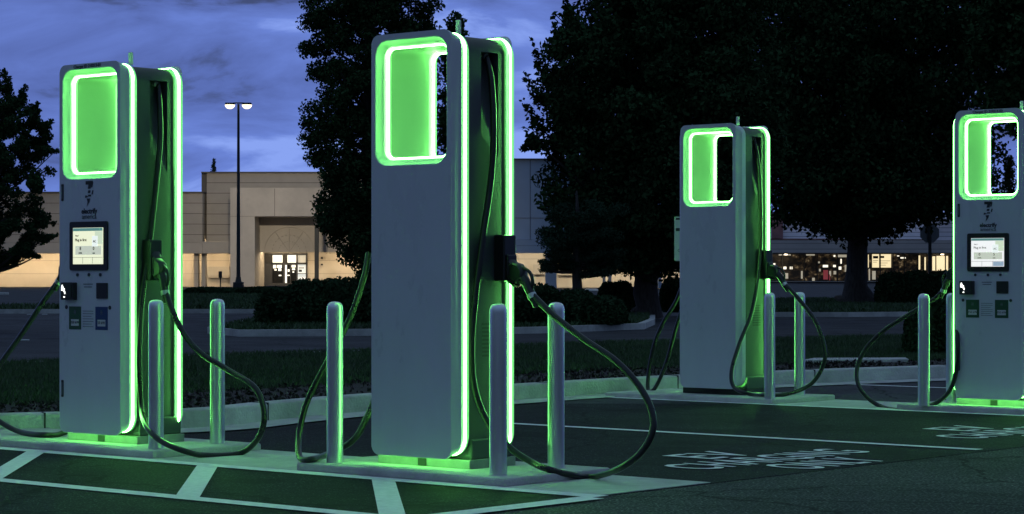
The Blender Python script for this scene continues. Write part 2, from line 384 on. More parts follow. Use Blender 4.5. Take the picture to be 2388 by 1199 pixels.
# painted lines, each a thin sheet
PZ_ = .0090
def line(name, a, b, w, m='paint', z=PZ_, cut=None):
    a = Vector(a); b = Vector(b); t = (b - a).normalized(); n = Vector((-t.y, t.x)) * (w/2)
    q = [a - n, b - n, b + n, a + n]
    if cut == 'v':   # mitre the ends along u
        k = (w/2) / abs(t.y); q = [a - Vector((k, 0)), b - Vector((k, 0)), b + Vector((k, 0)), a + Vector((k, 0))]
    return sheet(name, [uv(p.x, p.y) for p in q], z, m)
line('hatch_border_line', (-4.6, -.555), (1.60, -.555), .13)
line('hatch_border_line', (-4.6, -1.96), (1.60, -1.96), .13)
line('hatch_border_line', (1.60, -.62), (1.60, -1.90), .15)
for k, u0 in enumerate((-4.55, -2.92, -1.30, .13)):
    line('hatch_bar', (u0, -.61), (u0 + 1.31, -1.905), .125, cut='v')
line('stall_line', (-4.2, 3.47), (1.49, 3.47), .10)
line('stall_line', (-4.2, 6.84), (3.4, 6.84), .10)
line('stall_line', (-4.2, 10.4), (1.5, 10.4), .10)
line('stall_line', (-4.2, -5.6), (1.5, -5.6), .10)
def ground_word(txt, u, v, size, width, z=.0090):
    me = text_mesh(txt, size, depth=0.0, spacing=1.12, bold=.004)
    # reader stands at larger u looking towards smaller u: text x -> +v, text y -> -u
    co = [q.co for q in me.vertices]; x0, x1 = min(c.x for c in co), max(c.x for c in co); y0, y1 = min(c.y for c in co), max(c.y for c in co)
    me.transform(Matrix.Diagonal((width/(x1-x0), size/(y1-y0), 1, 1)) @ Matrix.Translation((-(x0+x1)/2, -(y0+y1)/2, 0)))
    m = FR @ Matrix.Translation((u, v, z)) @ Matrix(((0, -1, 0, 0), (1, 0, 0, 0), (0, 0, 1, 0), (0, 0, 0, 1)))
    me.transform(m); me.materials.clear(); me.materials.append(M['paint'])
    o = bpy.data.objects.new('painted_stall_word', me); link(o); o['kind'] = 'structure'
for dv, du in ((0, 0), (3.22, -.07)):
    for w_, u, v, wd in (('EV', .45, 1.98, .50), ('CHARGING', .88, 1.98, 1.78), ('ONLY', 1.32, 1.93, .86)):
        ground_word(w_, u + du, v + dv, .385, wd)

# ------------------------------------------------------------------ raised pads
def pad(name, C, u0, u1, v0, v1, label):
    o = mb('concrete').box(u0, u1, v0, v1, 0.0, PAD_H).build(name, bevel=.012)
    o.location = (C.x, C.y, 0); o.rotation_euler = (0, 0, -TH)
    return tag(o, label, 'concrete pad', 'raised pads under the chargers')
pad('charger_pad', C1, -1.75, .85, -.45, .45, 'long raised concrete pad under the leftmost charger, reaching the kerb')
pad('charger_pad', C2, -.72, .87, -.45, .45, 'raised concrete pad under the tall central charger')
pad('charger_pad', C3, -.95, .90, -.55, .45, 'raised concrete pad under the small far charger in front of the trees')
pad('charger_pad', C4, -.75, .90, -.45, .45, 'raised concrete pad under the rightmost charger')

# ------------------------------------------------------------------ chargers
def rr(hw, z0, z1, r, n=7, u=0.0):
    p = []
    for cx, cz, a0 in ((hw - r, z1 - r, 0), (-hw + r, z1 - r, 90), (-hw + r, z0 + r, 180), (hw - r, z0 + r, 270)):
        for k in range(n + 1):
            a = R(a0 + 90*k/n); p.append((u + cx + r*math.cos(a), cz + r*math.sin(a)))
    return p
def loft(b, loops, closed_ends=False):
    n = len(loops[0][1]); base = [(p[0], v, p[1]) for v, lp in loops for p in lp]
    fs = [(j*n+k, j*n+(k+1)%n, (j+1)*n+(k+1)%n, (j+1)*n+k) for j in range(len(loops)-1) for k in range(n)]
    if closed_ends: fs += [tuple(range(n)), tuple(range((len(loops)-1)*n, len(loops)*n))[::-1]]
    b.add(base, fs)
HD = .257                      # half depth
FLAT = rr(.305, .058, 2.434, .055); FLAT2 = rr(.309, .056, 2.433, .058)
COVE1 = rr(.314, .062, 2.430, .065); COVE2 = rr(.330, .072, 2.420, .08); RINGB = rr(.345, .078, 2.414, .092)
WFL = rr(.275, 1.692, 2.400, .085); WFL2 = rr(.271, 1.696, 2.396, .083); WC1 = rr(.264, 1.703, 2.389, .08); WC2 = rr(.254, 1.714, 2.378, .074); WRG = rr(.246, 1.722, 2.370, .068); WBK = rr(.247, 1.722, 2.370, .068)
BODY = rr(.335, .082, 2.406, .088)
def fascia(name, s, parent):
    """shell on one side of the unit; s=-1 faces -v; a cove runs round it behind the flat face, with the light strip in it"""
    b = mb('fascia'); loft(b, [(s*(HD - .100), RINGB), (s*(HD - .045), RINGB), (s*(HD - .037), COVE2), (s*(HD - .020), COVE1), (s*(HD - .004), FLAT2), (s*HD, FLAT), (s*HD, WFL), (s*(HD - .004), WFL2)])
    loft(b.use('tunnel'), [(s*(HD - .004), WFL2), (s*(HD - .022), WC1), (s*(HD - .038), WC2), (s*(HD - .045), WRG), (s*(HD - .100), WRG)])
    return b.build(name, parent, smooth=True, angle=28)
def led(parent, s, lp, v, r):
    """neon-flex ring: a bright core, with a dim glowing tube added as its halo"""
    pts = [(p[0], s*v, p[1]) for p in lp]
    o = mb('led').tube(pts, r, n=12, closed=True).build('led_strip', parent, smooth=True, angle=80)
    # wider dim tube behind the core, added to imitate a glow halo
    k = -.012 if lp[0][0] > .3 else .012; cz = (min(p[1] for p in lp) + max(p[1] for p in lp))/2
    def sh(x, z): return x*(1 + k/lp[0][0]), z + (k if z > cz else -k)*min(1, abs(z - cz)/.2)
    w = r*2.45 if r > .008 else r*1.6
    mb('ledhalo').tube([(sh(p[0], p[2])[0], p[1] + .010, sh(p[0], p[2])[1]) for p in pts], w, n=14, closed=True).build('glow_halo', o, smooth=True, angle=80)
    return o
def plate(b, u0, u1, z0, z1, v, d, r=.0):
    """panel on the near face at depth v, d proud of it"""
    if r: loft(b, [(v, rr((u1-u0)/2, z0, z1, r, 4, (u0+u1)/2)), (v - d, rr((u1-u0)/2, z0, z1, r, 4, (u0+u1)/2))], True)
    else: b.box(u0, u1, v - d, v, z0, z1)
    return b
def face_text(name, txt, size, u, z, v, material, parent, **k):
    m = Matrix.Translation((u, v, z)) @ Matrix(((1, 0, 0, 0), (0, 0, -1, 0), (0, 1, 0, 0), (0, 0, 0, 1)))
    return put_text(name, txt, size, m, material, parent, **k)

def connector(parent, p, d, facing, trim='dark'):
    """a charging gun: nose at p, pointing back along d, its cable collar at the other end"""
    d = Vector(d).normalized(); side = Vector((0, 1, 0)); side = (side - d*side.dot(d)).normalized(); up = side.cross(d).normalized()*facing
    p = Vector(p)
    def at(a, h, w=0): return p + d*a + up*h + side*w
    b = mb('black')
    def slab(profile, w0):      # profile of (along, height) extruded sideways with rounded flanks
        K = len(profile); vs = []
        for w, sc in ((-w0, .82), (-w0*.6, 1), (w0*.6, 1), (w0, .82)):
            ca = sum(q[0] for q in profile)/K; ch = sum(q[1] for q in profile)/K
            vs += [at(ca + (a-ca)*sc, ch + (h-ch)*sc, w) for a, h in profile]
        fs = [(j*K+k, j*K+(k+1)%K, (j+1)*K+(k+1)%K, (j+1)*K+k) for j in range(3) for k in range(K)] + [tuple(range(K)), tuple(range(3*K, 4*K))[::-1]]
        b.add(vs, fs)
    slab([(-.075, -.035), (-.075, .035), (.0, .045), (.055, .040), (.055, -.040), (0, -.045)], .035)       # nose in the holster
    slab([(.045, -.040), (.045, .045), (.085, .066), (.13, .060), (.155, .034), (.150, -.028), (.10, -.046)], .034)   # head
    b.use(trim)
    slab([(.060, -.050), (.075, -.062), (.145, -.052), (.150, -.034), (.07, -.044)], .027)                  # coloured cheek
    b.use('black')
    grip = spline([at(.135, .018), at(.18, .018), at(.225, .006), at(.262, -.006)], 5); b.tube(grip, [.030 - .006*i/(len(grip)-1) for i in range(len(grip))], 12)
    guard = spline([at(.10, .058), at(.155, .078), at(.205, .062), at(.238, .020)], 5); b.tube(guard, .0095, 8)
    b.use('alum'); b.tube([at(.252, -.003), at(.278, -.011)], .0275, 14)
    b.use('rubber'); b.tube([at(.276, -.010), at(.33, -.026)], [.023, .0175], 12)
    return b.build('connector', parent, smooth=True, angle=38), at(.32, -.024)

CAB = {
  '1R': [(0.29, 0.069, 2.301), (0.332, 0.047, 2.125), (0.362, 0.018, 1.875), (0.362, -0.06, 1.298), (0.362, -0.127, 0.916), (0.382, -0.165, 0.645), (0.392, -0.173, 0.429), (0.392, -0.156, 0.224), (0.652, -0.322, 0.122), (0.834, -0.364, 0.053), (1.029, -0.354, 0.005), (1.026, -0.179, -0.032), (1.059, 0.074, -0.032), (1.253, 0.05, 0.077), (1.303, 0.05, 0.224), (1.222, 0.05, 0.379), (0.968, 0.05, 0.486), (0.784, -0.0, 0.582), (0.657, -0.03, 0.701), (0.557, -0.05, 0.863), (0.487, -0.05, 0.992)],
  '1L': [(-0.578, -0.05, 1.037), (-0.747, -0.05, 0.893), (-0.979, -0.05, 0.674), (-1.216, -0.05, 0.465), (-1.409, -0.05, 0.254), (-1.245, -0.1, 0.13), (-1.102, -0.1, 0.063), (-0.905, -0.106, 0.02), (-0.595, -0.167, 0.02), (-0.575, -0.041, 0.02), (-0.555, 0.05, 0.079), (-0.37, -0.044, 0.346), (-0.37, 0.01, 1.476)],
  '2R': [(0.29, 0.055, 2.302), (0.332, 0.051, 2.16), (0.362, 0.035, 1.894), (0.362, 0.013, 1.605), (0.362, -0.059, 1.269), (0.362, -0.12, 0.936), (0.362, -0.148, 0.676), (0.372, -0.138, 0.462), (0.43, -0.1, 0.273), (0.568, -0.06, 0.124), (0.697, -0.03, 0.051), (0.835, -0.049, 0.02), (0.877, 0.083, -0.014), (0.916, 0.222, -0.033), (1.283, 0.02, 0.052), (1.404, 0.06, 0.158), (1.434, 0.1, 0.294), (1.35, 0.12, 0.449), (1.175, 0.12, 0.605), (0.938, 0.12, 0.728), (0.725, 0.12, 0.854), (0.57, 0.12, 0.969)],
  '2L': [(-0.578, -0.0, 1.204), (-0.57, -0.05, 1.054), (-0.637, -0.1, 0.817), (-0.781, -0.15, 0.552), (-0.891, -0.2, 0.324), (-0.904, -0.25, 0.125), (-0.756, -0.382, 0.02), (-0.637, -0.402, 0.02), (-0.856, -0.049, 0.02), (-0.718, 0.0, 0.095), (-0.662, 0.05, 0.208), (-0.605, 0.1, 0.423), (-0.38, -0.061, 0.931)],
  '3R': [(0.29, 0.051, 2.308), (0.332, 0.058, 2.087), (0.362, 0.048, 1.738), (0.362, 0.041, 1.236), (0.392, -0.116, 0.775), (0.412, -0.344, 0.474), (0.422, -0.482, 0.231), (0.485, -0.532, 0.092), (0.665, -0.575, 0.043), (0.635, -0.301, 0.02), (0.737, -0.117, 0.02), (0.855, 0.08, 0.092), (0.966, 0.11, 0.228), (1.004, 0.12, 0.399), (0.919, 0.12, 0.644), (0.737, 0.12, 0.852), (0.554, 0.12, 1.016)],
  '3L': [(-0.49, 0.08, 1.082), (-0.598, 0.08, 0.843), (-0.748, 0.08, 0.642), (-0.853, 0.08, 0.44), (-0.918, 0.08, 0.197), (-0.911, 0.05, 0.018), (-0.822, -0.0, -0.006), (-0.785, 0.05, 0.082), (-0.685, 0.05, 0.284), (-0.591, 0.05, 0.565), (-0.468, 0.05, 0.884)],
  '4L': [(-0.489, -0.05, 1.009), (-0.614, -0.06, 0.875), (-0.839, -0.1, 0.743), (-1.062, -0.15, 0.598), (-1.21, -0.2, 0.439), (-1.264, -0.25, 0.256), (-1.19, -0.3, 0.095), (-1.032, -0.268, -0.032), (-0.689, -0.42, -0.052), (-0.467, -0.38, -0.006), (-0.344, -0.3, 0.105), (-0.274, -0.29, 0.302), (-0.271, -0.28, 0.55), (-0.42, -0.07, 0.866), (-0.4, -0.119, 1.224), (-0.38, -0.076, 1.655)],
}
def cable(parent, pts, r=.0185):
    return mb('rubber').tube(spline(pts, 9), r, 12).build('charging_cable', parent, smooth=True, angle=80)

def charger(C, label, front, cables, ident=None, second='g', hidden_front=False):
    root = empty('charging_station', (C.x, C.y, PAD_H), -TH, label, 'EV charger', 'electric car chargers with green light rings')
    # plinth; the far unit's is black, its unlit look put into the colour
    p = mb('black' if hidden_front else 'plinth').box(-.353, .353, -.155, .235, 0, .050); p.use('dark').box(-.035, .03, -.162, -.156, .004, .048); p.build('plinth', root, bevel=.006)
    mb('body').box(-.347, .347, -.13, .215, .0505, .165).build('skirt', root, bevel=.01)
    # body with the window tunnel and the recessed cable slots
    b = mb('body'); loft(b, [(-(HD - .101), BODY), (HD - .101, BODY)])
    loft(b.use('wall_in'), [(-(HD - .101), WBK), (HD - .101, WBK)])
    b.use('body')
    for s in (-1, 1): loft(b, [(s*(HD - .101), BODY), (s*(HD - .101), WBK)])
    body = b.build('body', root, smooth=True, angle=30)
    for s in (-1, 1):
        cb = MB().use('dark'); t0, t1 = 1.735, 2.32; a0, a1 = -.04, .105
        cb.add([(s*.36, a0, t0+.12), (s*.36, a1, t0), (s*.36, a1, t1), (s*.36, a0, t1), (s*.334, a0, t0+.119), (s*.334, a1, t0-.001), (s*.262, a1, t1), (s*.262, a0, t1)],
               [(0,1,2,3), (4,7,6,5), (0,4,5,1), (1,5,6,2), (2,6,7,3), (3,7,4,0)])
        cut = cb.build('cutter')
        body_mod = body.modifiers.new('slot', 'BOOLEAN'); body_mod.operation = 'DIFFERENCE'; body_mod.object = cut; body_mod.solver = 'EXACT'
        cut.location = root.location; cut.rotation_euler = root.rotation_euler
        bpy.context.view_layer.update()
        dg = bpy.context.evaluated_depsgraph_get(); me = bpy.data.meshes.new_from_object(body.evaluated_get(dg))
        body.modifiers.clear(); body.data = me; bpy.data.objects.remove(cut)
        try: me.set_sharp_from_angle(angle=R(30))
        except Exception: pass
    fascia('fascia', -1, root); fascia('fascia', 1, root)
    for s in (-1, 1):
        dim = hidden_front and s == -1
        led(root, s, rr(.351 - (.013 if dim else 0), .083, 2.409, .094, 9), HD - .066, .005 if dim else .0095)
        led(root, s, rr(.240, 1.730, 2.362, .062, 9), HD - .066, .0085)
    mb('antenna').cyl(.22, -.10, 2.42, 2.50, .015, n=14, rings=[(2.42, .015), (2.496, .015), (2.50, .011)]).build('antenna', root, smooth=True)
    mb('alum').cyl(-.04, .0, 2.42, 2.446, .012, n=12).build('eye_bolt', root, smooth=True)
    # cable exit lamps / glands and holsters
    hv = -.05 if front else .12
    for s in (1, -1):
        g = mb('alum'); g.tube([(s*.268, .045, 2.312), (s*.298, .045, 2.300)], [.020, .019], 12); g.build('cable_gland', root, smooth=True)
        if s == 1 or front or True:
            h = mb('black').box(min(s*.333, s*.412), max(s*.333, s*.412), hv - .052, hv + .052, 1.04, 1.30)
            h.box(min(s*.412, s*.43), max(s*.412, s*.43), hv - .04, hv + .04, 1.07, 1.19)
            h.build('connector_holster', root, bevel=.008)
    for s, pts, g0, g1, trim, fac in cables:
        c = cable(root, pts)
        if g0: connector(c, g0, Vector(g1) - Vector(g0), fac, trim)
    # a few louvres low on the side
    lv = mb('dark')
    for k in range(9): lv.box(.3345, .3365, -.03, .09, .62 + k*.022, .631 + k*.022)
    lv.build('side_vent', root)
    if front:
        v = -HD
        plate(mb('dark'), -.035, .035, 1.655, 1.678, v, .003).build('small_vent', root)
        hb = plate(mb('dark'), -.283, -.262, 1.555, 1.665, v, .004, .006); plate(hb.use('greyink'), -.278, -.267, 1.57, 1.65, v - .004, .004); hb.build('latch_handle', root)
        hb = plate(mb('dark'), -.283, -.262, .285, .395, v, .004, .006); plate(hb.use('greyink'), -.278, -.267, .30, .38, v - .004, .004); hb.build('latch_handle', root)
        # bolt emblem of slanted blocks
        e_ = mb('ink')
        def sl(x0, x1, z0, z1, sh=.28):
            f = lambda x, z: (x + (z - 1.575)*sh, z + .026)
            q = [f(x0, z0), f(x1, z0), f(x1, z1), f(x0, z1)]; e_.add([(a, v - .0025, b_) for a, b_ in q] + [(a, v + .001, b_) for a, b_ in q], [(3,2,1,0), (0,1,5,4), (1,2,6,5), (2,3,7,6), (3,0,4,7)])
        sl(-.022, .004, 1.602, 1.640); sl(.008, .020, 1.610, 1.644); sl(-.014, .008, 1.575, 1.592); sl(.026, .037, 1.566, 1.592)
        sl(-.006, .022, 1.553, 1.564); sl(-.034, -.022, 1.545, 1.560); sl(-.024, -.010, 1.548, 1.556)
        q = [(-.024, 1.566), (.010, 1.566), (.002, 1.545), (-.024, 1.512), (-.016, 1.545)]
        e_.add([(a, v - .0025, b_) for a, b_ in q], [tuple(range(5))]); e_.build('emblem', root)
        face_text('lettering', 'electrify', .048, 0, 1.484, v - .002, 'ink', root, bold=.0011)
        face_text('lettering', 'america', .046, 0, 1.450, v - .002, 'greyink', root)
        if ident: face_text('lettering', ident, .030, -.005 if second == 'g' else -.02, 2.4155, v - .002, 'ink', root, bold=.0004)
        # screen
        bz = plate(mb('black'), -.190, .190, 1.105, 1.418, v, .010, .015).build('screen_bezel', root, smooth=True)
        warm = second != 'g'
        sc = plate(mb(SCREENW if warm else SCREENC), -.150, .150, 1.145, 1.378, v - .010, .003); sc = sc.build('screen', bz)
        q = mb(SCR_BAR); plate(q, -.148, .148, 1.357, 1.376, v - .013, .001)
        plate(q.use(SCR_DIM), -.125, .135, 1.205, 1.262, v - .013, .001)
        plate(q.use(SCR_TINT), .072, .148, 1.272, 1.355, v - .013, .001)
        plate(q.use(SCR_WHITE), .045, .100, 1.258, 1.325, v - .014, .001)
        plate(q.use('greyink'), -.148, .148, 1.187, 1.189, v - .013, .001)
        for uu in (-.052, .046): plate(q, uu, uu + .002, 1.149, 1.187, v - .013, .001)
        if not warm: plate(q.use(SCR_BLUE), .052, .148, 1.149, 1.185, v - .013, .001)
        q.build('screen_panels', bz)
        face_text('screen_lettering', 'Plug in first', .026, -.068, 1.300, v - .0155, 'ink', bz)
        face_text('screen_lettering', 'Step 1', .014, -.105, 1.328, v - .0155, 'greyink', bz)
        face_text('screen_lettering', '8' if warm else '0', .032, -.072, 1.245, v - .0155, 'ink', bz)
        face_text('screen_lettering', '0' if warm else '5', .032, .062, 1.245, v - .0165, 'ink', bz)
        for uu in (-.072, .062): face_text('screen_lettering', 'kWh' if uu < 0 else 'min', .017, uu, 1.216, v - .0155, 'greyink', bz)
        face_text('screen_lettering', 'AC', .022, .072, 1.290, v - .0165, 'ink', bz)
        for k, uu in enumerate((-.118, -.002, .112)):
            o = MB().use('ink'); n = 14; ring = [(uu + .011*math.cos(6.283*i/n), v - .006, 1.077 + .011*math.sin(6.283*i/n)) for i in range(n)]
            o.add(ring + [(x, v + .001, z) for x, _, z in ring], [tuple(range(n))] + [(i, (i+1)%n, n+(i+1)%n, n+i) for i in range(n)]); o.build('push_button', root)
        # card reader, sensor, stickers
        cr = plate(mb('black'), -.248, -.125, .915, 1.028, v, .035, .008); plate(cr.use('dark'), -.235, -.14, .93, 1.015, v - .035, .004)
        cr.use(READER)
        for a0, a1, b0, b1 in ((-.232, -.222, 1.004, 1.012), (-.236, -.215, .974, 1.002), (-.215, -.203, .966, .990), (-.206, -.196, .953, .970), (-.214, -.200, .930, .938)):
            plate(cr, a0, a1, b0, b1, v - .039, .001)
        cr.build('card_reader', root, bevel=0)
        nf = plate(mb('black'), .078, .184, .925, 1.025, v, .008, .004); nf.build('contactless_sensor', root)
        for uu in (-.232, .205):
            o = MB().use('ink'); n = 14; ring = [(uu + .013*math.cos(6.283*i/n), v - .003, .868 + .013*math.sin(6.283*i/n)) for i in range(n)]
            o.add(ring + [(x, v + .001, z) for x, _, z in ring], [tuple(range(n))] + [(i, (i+1)%n, n+(i+1)%n, n+i) for i in range(n)]); o.build('lock_cylinder', root)
        for uu, mt, lt in ((-.205, 'stick_g', '350'), (.062, 'stick_g' if second == 'g' else 'stick_b', '350' if second == 'g' else '50')):
            st = plate(mb(mt), uu, uu + .122, .725, .873, v, .002); plate(st.use('white'), uu + .022, uu + .100, .748, .790, v - .002, .001); o = st.build('instruction_sticker', root)
            face_text('lettering', lt + ' kW', .026, uu + .061, .770, v - .0035, 'ink', o)
            q = mb('greyink'); plate(q, uu + .054, uu + .058, .822, .850, v - .002, .001); plate(q, uu + .064, uu + .068, .822, .850, v - .002, .001); plate(q, uu + .050, uu + .072, .833, .838, v - .002, .001); q.build('plug_symbol', o)
        ln = mb('greyink')                      # small print too fine to read
        for k in range(7): plate(ln, -.066, .040 - .018*(k % 3 == 2), .842 - k*.0165, .8455 - k*.0165, v, .0015)
        for k in range(2): plate(ln, -.060 + .008*k, .034 - .008*k, 1.014 - k*.018, 1.020 - k*.018, v, .0015)
        ln.build('lettering', root)
    return root
def emis(name, col, s_, base=(.5, .5, .5)): return mat(name, base, .4, emit=col, es=s_)
SCREENW = emis('screen_glow_warm', (.86, .90, .62), .95); SCREENC = emis('screen_glow_cool', (.86, .87, .86), 1.0)
SCR_BAR = emis('screen_bar', (.06, .20, .16), .9); SCR_DIM = emis('screen_dim', (.55, .60, .48), .9); SCR_TINT = emis('screen_tint', (.62, .74, .52), .9)
SCR_WHITE = emis('screen_white', (.78, .86, .82), 1.0); SCR_BLUE = emis('screen_blue', (.28, .38, .48), .9); READER = emis('reader_light', (1, 1, .95), 2.2)

CN = lambda k: CAB[k]
gun1R = ((.392, -.05, 1.165), (.487, -.05, .992)); 
charger(C1, 'leftmost charger, lit screen on its front above one green and one blue sticker', True,
        [(1, CN('1R'), (.375, -.05, 1.20), (.487, -.05, .992), 'stick_b', -1), (-1, CN('1L'), (-.36, -.05, 1.19), (-.578, -.05, 1.037), 'dark', 1)], 'Charger ID 210213-01', 'b')
charger(C2, 'tall central charger showing its plain blank back and lit window', False,
        [(1, CN('2R'), (.385, .12, 1.145), (.57, .12, .969), 'dark', -1), (-1, CN('2L'), None, None, 'dark', 1)])
charger(C3, 'smallest far charger with a plain blank back, standing before the dark trees', False,
        [(1, CN('3R'), (.375, .12, 1.165), (.554, .12, 1.016), 'dark', -1), (-1, CN('3L'), None, None, 'dark', 1)], hidden_front=True)
charger(C4, 'rightmost charger with lit screen and two green stickers', True,
        [(-1, CN('4L'), (-.37, -.05, 1.15), (-.489, -.05, 1.009), 'dark', 1)], 'Charger ID 210214-03', 'g')

# ------------------------------------------------------------------ bollards
def bollard_mesh():
    r = .0475; pr = [(0, r)] + [(z, r) for z in (.3, .6, .86)] + [(.86 + .055*math.sin(R(a)), r*(.25 + .75*math.cos(R(a))) if a > 60 else r*math.cos(R(a))**.55) for a in (12, 25, 38, 50, 62)]
    b = mb('steel'); b.cyl(0, 0, 0, 1, r, n=64, rings=[(.0, r), (.30, r), (.60, r), (.872, r), (.886, r*.985), (.900, r*.93), (.911, r*.82), (.918, r*.64), (.922, r*.36), (.9235, .002)])
    return b
bm0 = bollard_mesh().build('bollard', smooth=True, angle=50)
spots = [(-2.206, 14.196, 'steel bollard at the corner of the leftmost charger, cable drooping across its foot'),
         (-1.883, 14.641, 'steel bollard right of the leftmost charger, inside the hanging cable loop'),
         (-1.016, 13.139, 'steel bollard left of the tall central charger, a cable hanging across it'),
         (-.074, 12.329, 'steel bollard in front of the right side of the tall central charger'),
         (.246, 12.779, 'steel bollard right of the tall central charger, the thick cable crossing its top'),
         (2.240, 19.91, 'steel bollard touching the right edge of the small far charger in view'),
         (2.577, 20.511, 'steel bollard right of the small far charger, inside its cable loop'),
         (3.398, 18.90, 'steel bollard left of the rightmost charger, inside its round cable loop'),
         (3.725, 19.40, 'steel bollard mostly hidden behind the cable and left edge of the rightmost charger')]
for i, (x, y, lab) in enumerate(spots):
    if i == 0: o = bm0
    else:
        o = bm0.copy(); COL.objects.link(o)
    o.location = (x, y, PAD_H); o.rotation_euler = (0, 0, R(37*i)); tag(o, lab, 'bollard', 'stainless steel bollards guarding the chargers')

# ------------------------------------------------------------------ planting
def wx(x, Z): return (x - 1194.0)*Z/FPX
def wz(y, Z): return EYE + (642.0 - y)*Z/FPX

def limb_tree(name, label, cat, X, Y, z0, trunk_h, trunk_r, clumps, nleaf, size, leafm, flare=1.8, lean=(0, 0), group=None, aspect=.62, squash=.8, rise=.75):
    """trunk and limbs reaching a set of leaf clumps; clumps = [(x, y, z, radius)] relative to the trunk foot"""
    root = empty(name, (X, Y, z0), 0, label, cat, group)
    b = mb('bark'); topx, topy = lean
    H_ = trunk_h
    pts = [Vector((topx*t*H_/10, topy*t*H_/10, t*H_)) for t in (0, .02, .05, .10, .2, .35, .55, .8, 1)]
    rad = [trunk_r*k for k in (flare, flare*.72, 1.18, 1.04, .97, .88, .7, .45, .15)]
    b.tube([p + Vector((math.sin(i*2.1)*trunk_r*.15, math.cos(i*1.7)*trunk_r*.15, 0)) for i, p in enumerate(pts)], rad, 14)
    cl = np.array(clumps)
    pick = rng.permutation(len(cl))[:min(70, len(cl))]
    for i in pick:
        c = Vector(cl[i][:3]); t0 = max(.22, min(.92, (c.z - math.hypot(c.x, c.y)*rise)/H_))
        s0 = Vector((topx*t0*H_/10, topy*t0*H_/10, t0*H_)); r0 = trunk_r*(1 - t0)*.42 + .015
        mid = s0.lerp(c, .5) + Vector((0, 0, -.06*(c - s0).length))
        sp = spline([s0, mid, c], 4); b.tube(sp, [r0*(1 - .85*k/(len(sp)-1)) for k in range(len(sp))], 6)
    b.build('trunk', root, smooth=True, angle=60, fix=False)
    w = cl[:, 3]**2; w = w/w.sum(); idx = rng.choice(len(cl), nleaf, p=w)
    d = rng.normal(size=(nleaf, 3)); d /= np.linalg.norm(d, axis=1)[:, None]
    rr_ = cl[idx, 3]*rng.uniform(0, 1, nleaf)**.45; d[:, 2] *= squash
    P = cl[idx, :3] + d*rr_[:, None]
    P = P[P[:, 2] > .15]
    fastmesh('crown', leaves(P, size, aspect), 4, leafm, root)
    return root

def envelope_clumps(rows, Z, X0, z0, n, rmin, rmax, depth=1.0, shell=.35, ztop=None):
    """rows = [(z, x_left, x_right)] in metres relative to the foot; fills that silhouette with leaf clumps"""
    rows = sorted(rows); zs = [r[0] for r in rows]; o = []
    while len(o) < n:
        z = random.uniform(zs[0], zs[-1]); xl = np.interp(z, zs, [r[1] for r in rows]); xr = np.interp(z, zs, [r[2] for r in rows])
        if random.random() > (xr - xl)/max(r[2]-r[1] for r in rows) + .15: continue
        c = (xl+xr)/2; h = (xr-xl)/2; r = random.uniform(rmin, rmax); a = random.uniform(0, 2*math.pi); q = math.sqrt(random.uniform(shell**2, 1))
        hh = max(.05, h - r*.75); o.append((c + hh*q*math.cos(a), depth*hh*q*math.sin(a), z, r))
    return o
def rows_px(rows, Z, X0, z0): return [(wz(y, Z) - z0, wx(xl, Z) - X0, wx(xr, Z) - X0) for y, xl, xr in rows]

# columnar tree behind the central charger
Z = 60; X = wx(862, Z)
rows = rows_px([(650, 835, 880), (600, 790, 930), (560, 748, 985), (500, 722, 1010), (450, 700, 1030), (380, 706, 1035), (320, 694, 1030), (200, 690, 1030), (100, 696, 1035), (0, 690, 1040), (-150, 705, 1020), (-300, 740, 980), (-420, 800, 920)], Z, X, .15)
limb_tree('columnar_tree', 'dark upright columnar tree rising behind the tall central charger', 'tree', X, Z, .15, 11, .22, envelope_clumps(rows, Z, X, .15, 1000, .18, .38, shell=.2), 180000, .092, 'leaf', flare=1.5)
Z = 64; X = wx(1062, Z)
rows = rows_px([(560, 1045, 1090), (400, 1010, 1120), (200, 1010, 1120), (80, 1030, 1095), (38, 1050, 1075)], Z, X, .15)
limb_tree('slender_tree', 'slim dark tree whose tip shows just above the top of the central charger', 'tree', X, Z, .15, 7.5, .12, envelope_clumps(rows, Z, X, .15, 90, .2, .4), 12000, .12, 'leaf')

# broad dark tree between the central and the small far charger
Z = 58; X = wx(1508, Z)
rows = rows_px([(625, 1370, 1640), (590, 1300, 1720), (540, 1275, 1800), (480, 1245, 1840), (420, 1235, 1850), (360, 1262, 1850), (300, 1240, 1850), (200, 1235, 1840), (120, 1255, 1830), (60, 1290, 1820), (0, 1335, 1800), (-140, 1360, 1740), (-300, 1430, 1620)], Z, X, .15)
cl = envelope_clumps(rows, Z, X, .15, 1100, .28, .62, shell=.05)
for (x0, y0, x1, y1) in ((1300, 130, 1292, 35), (1275, 190, 1238, 95), (1262, 240, 1222, 170), (1262, 300, 1218, 235), (1265, 345, 1222, 300), (1330, 60, 1318, -10), (1250, 330, 1216, 350)):
    for k in range(9):
        t = k/8; cl.append((wx(x0+(x1-x0)*t, Z) - X, random.uniform(-.3, .3), wz(y0+(y1-y0)*t, Z) - .15, .26*(1 - .72*t)))
limb_tree('broadleaf_tree', 'huge black-green tree filling the view left of the small far charger', 'tree', X, Z, .15, 10.5, .27, cl, 200000, .135, 'leaf2', flare=1.6)

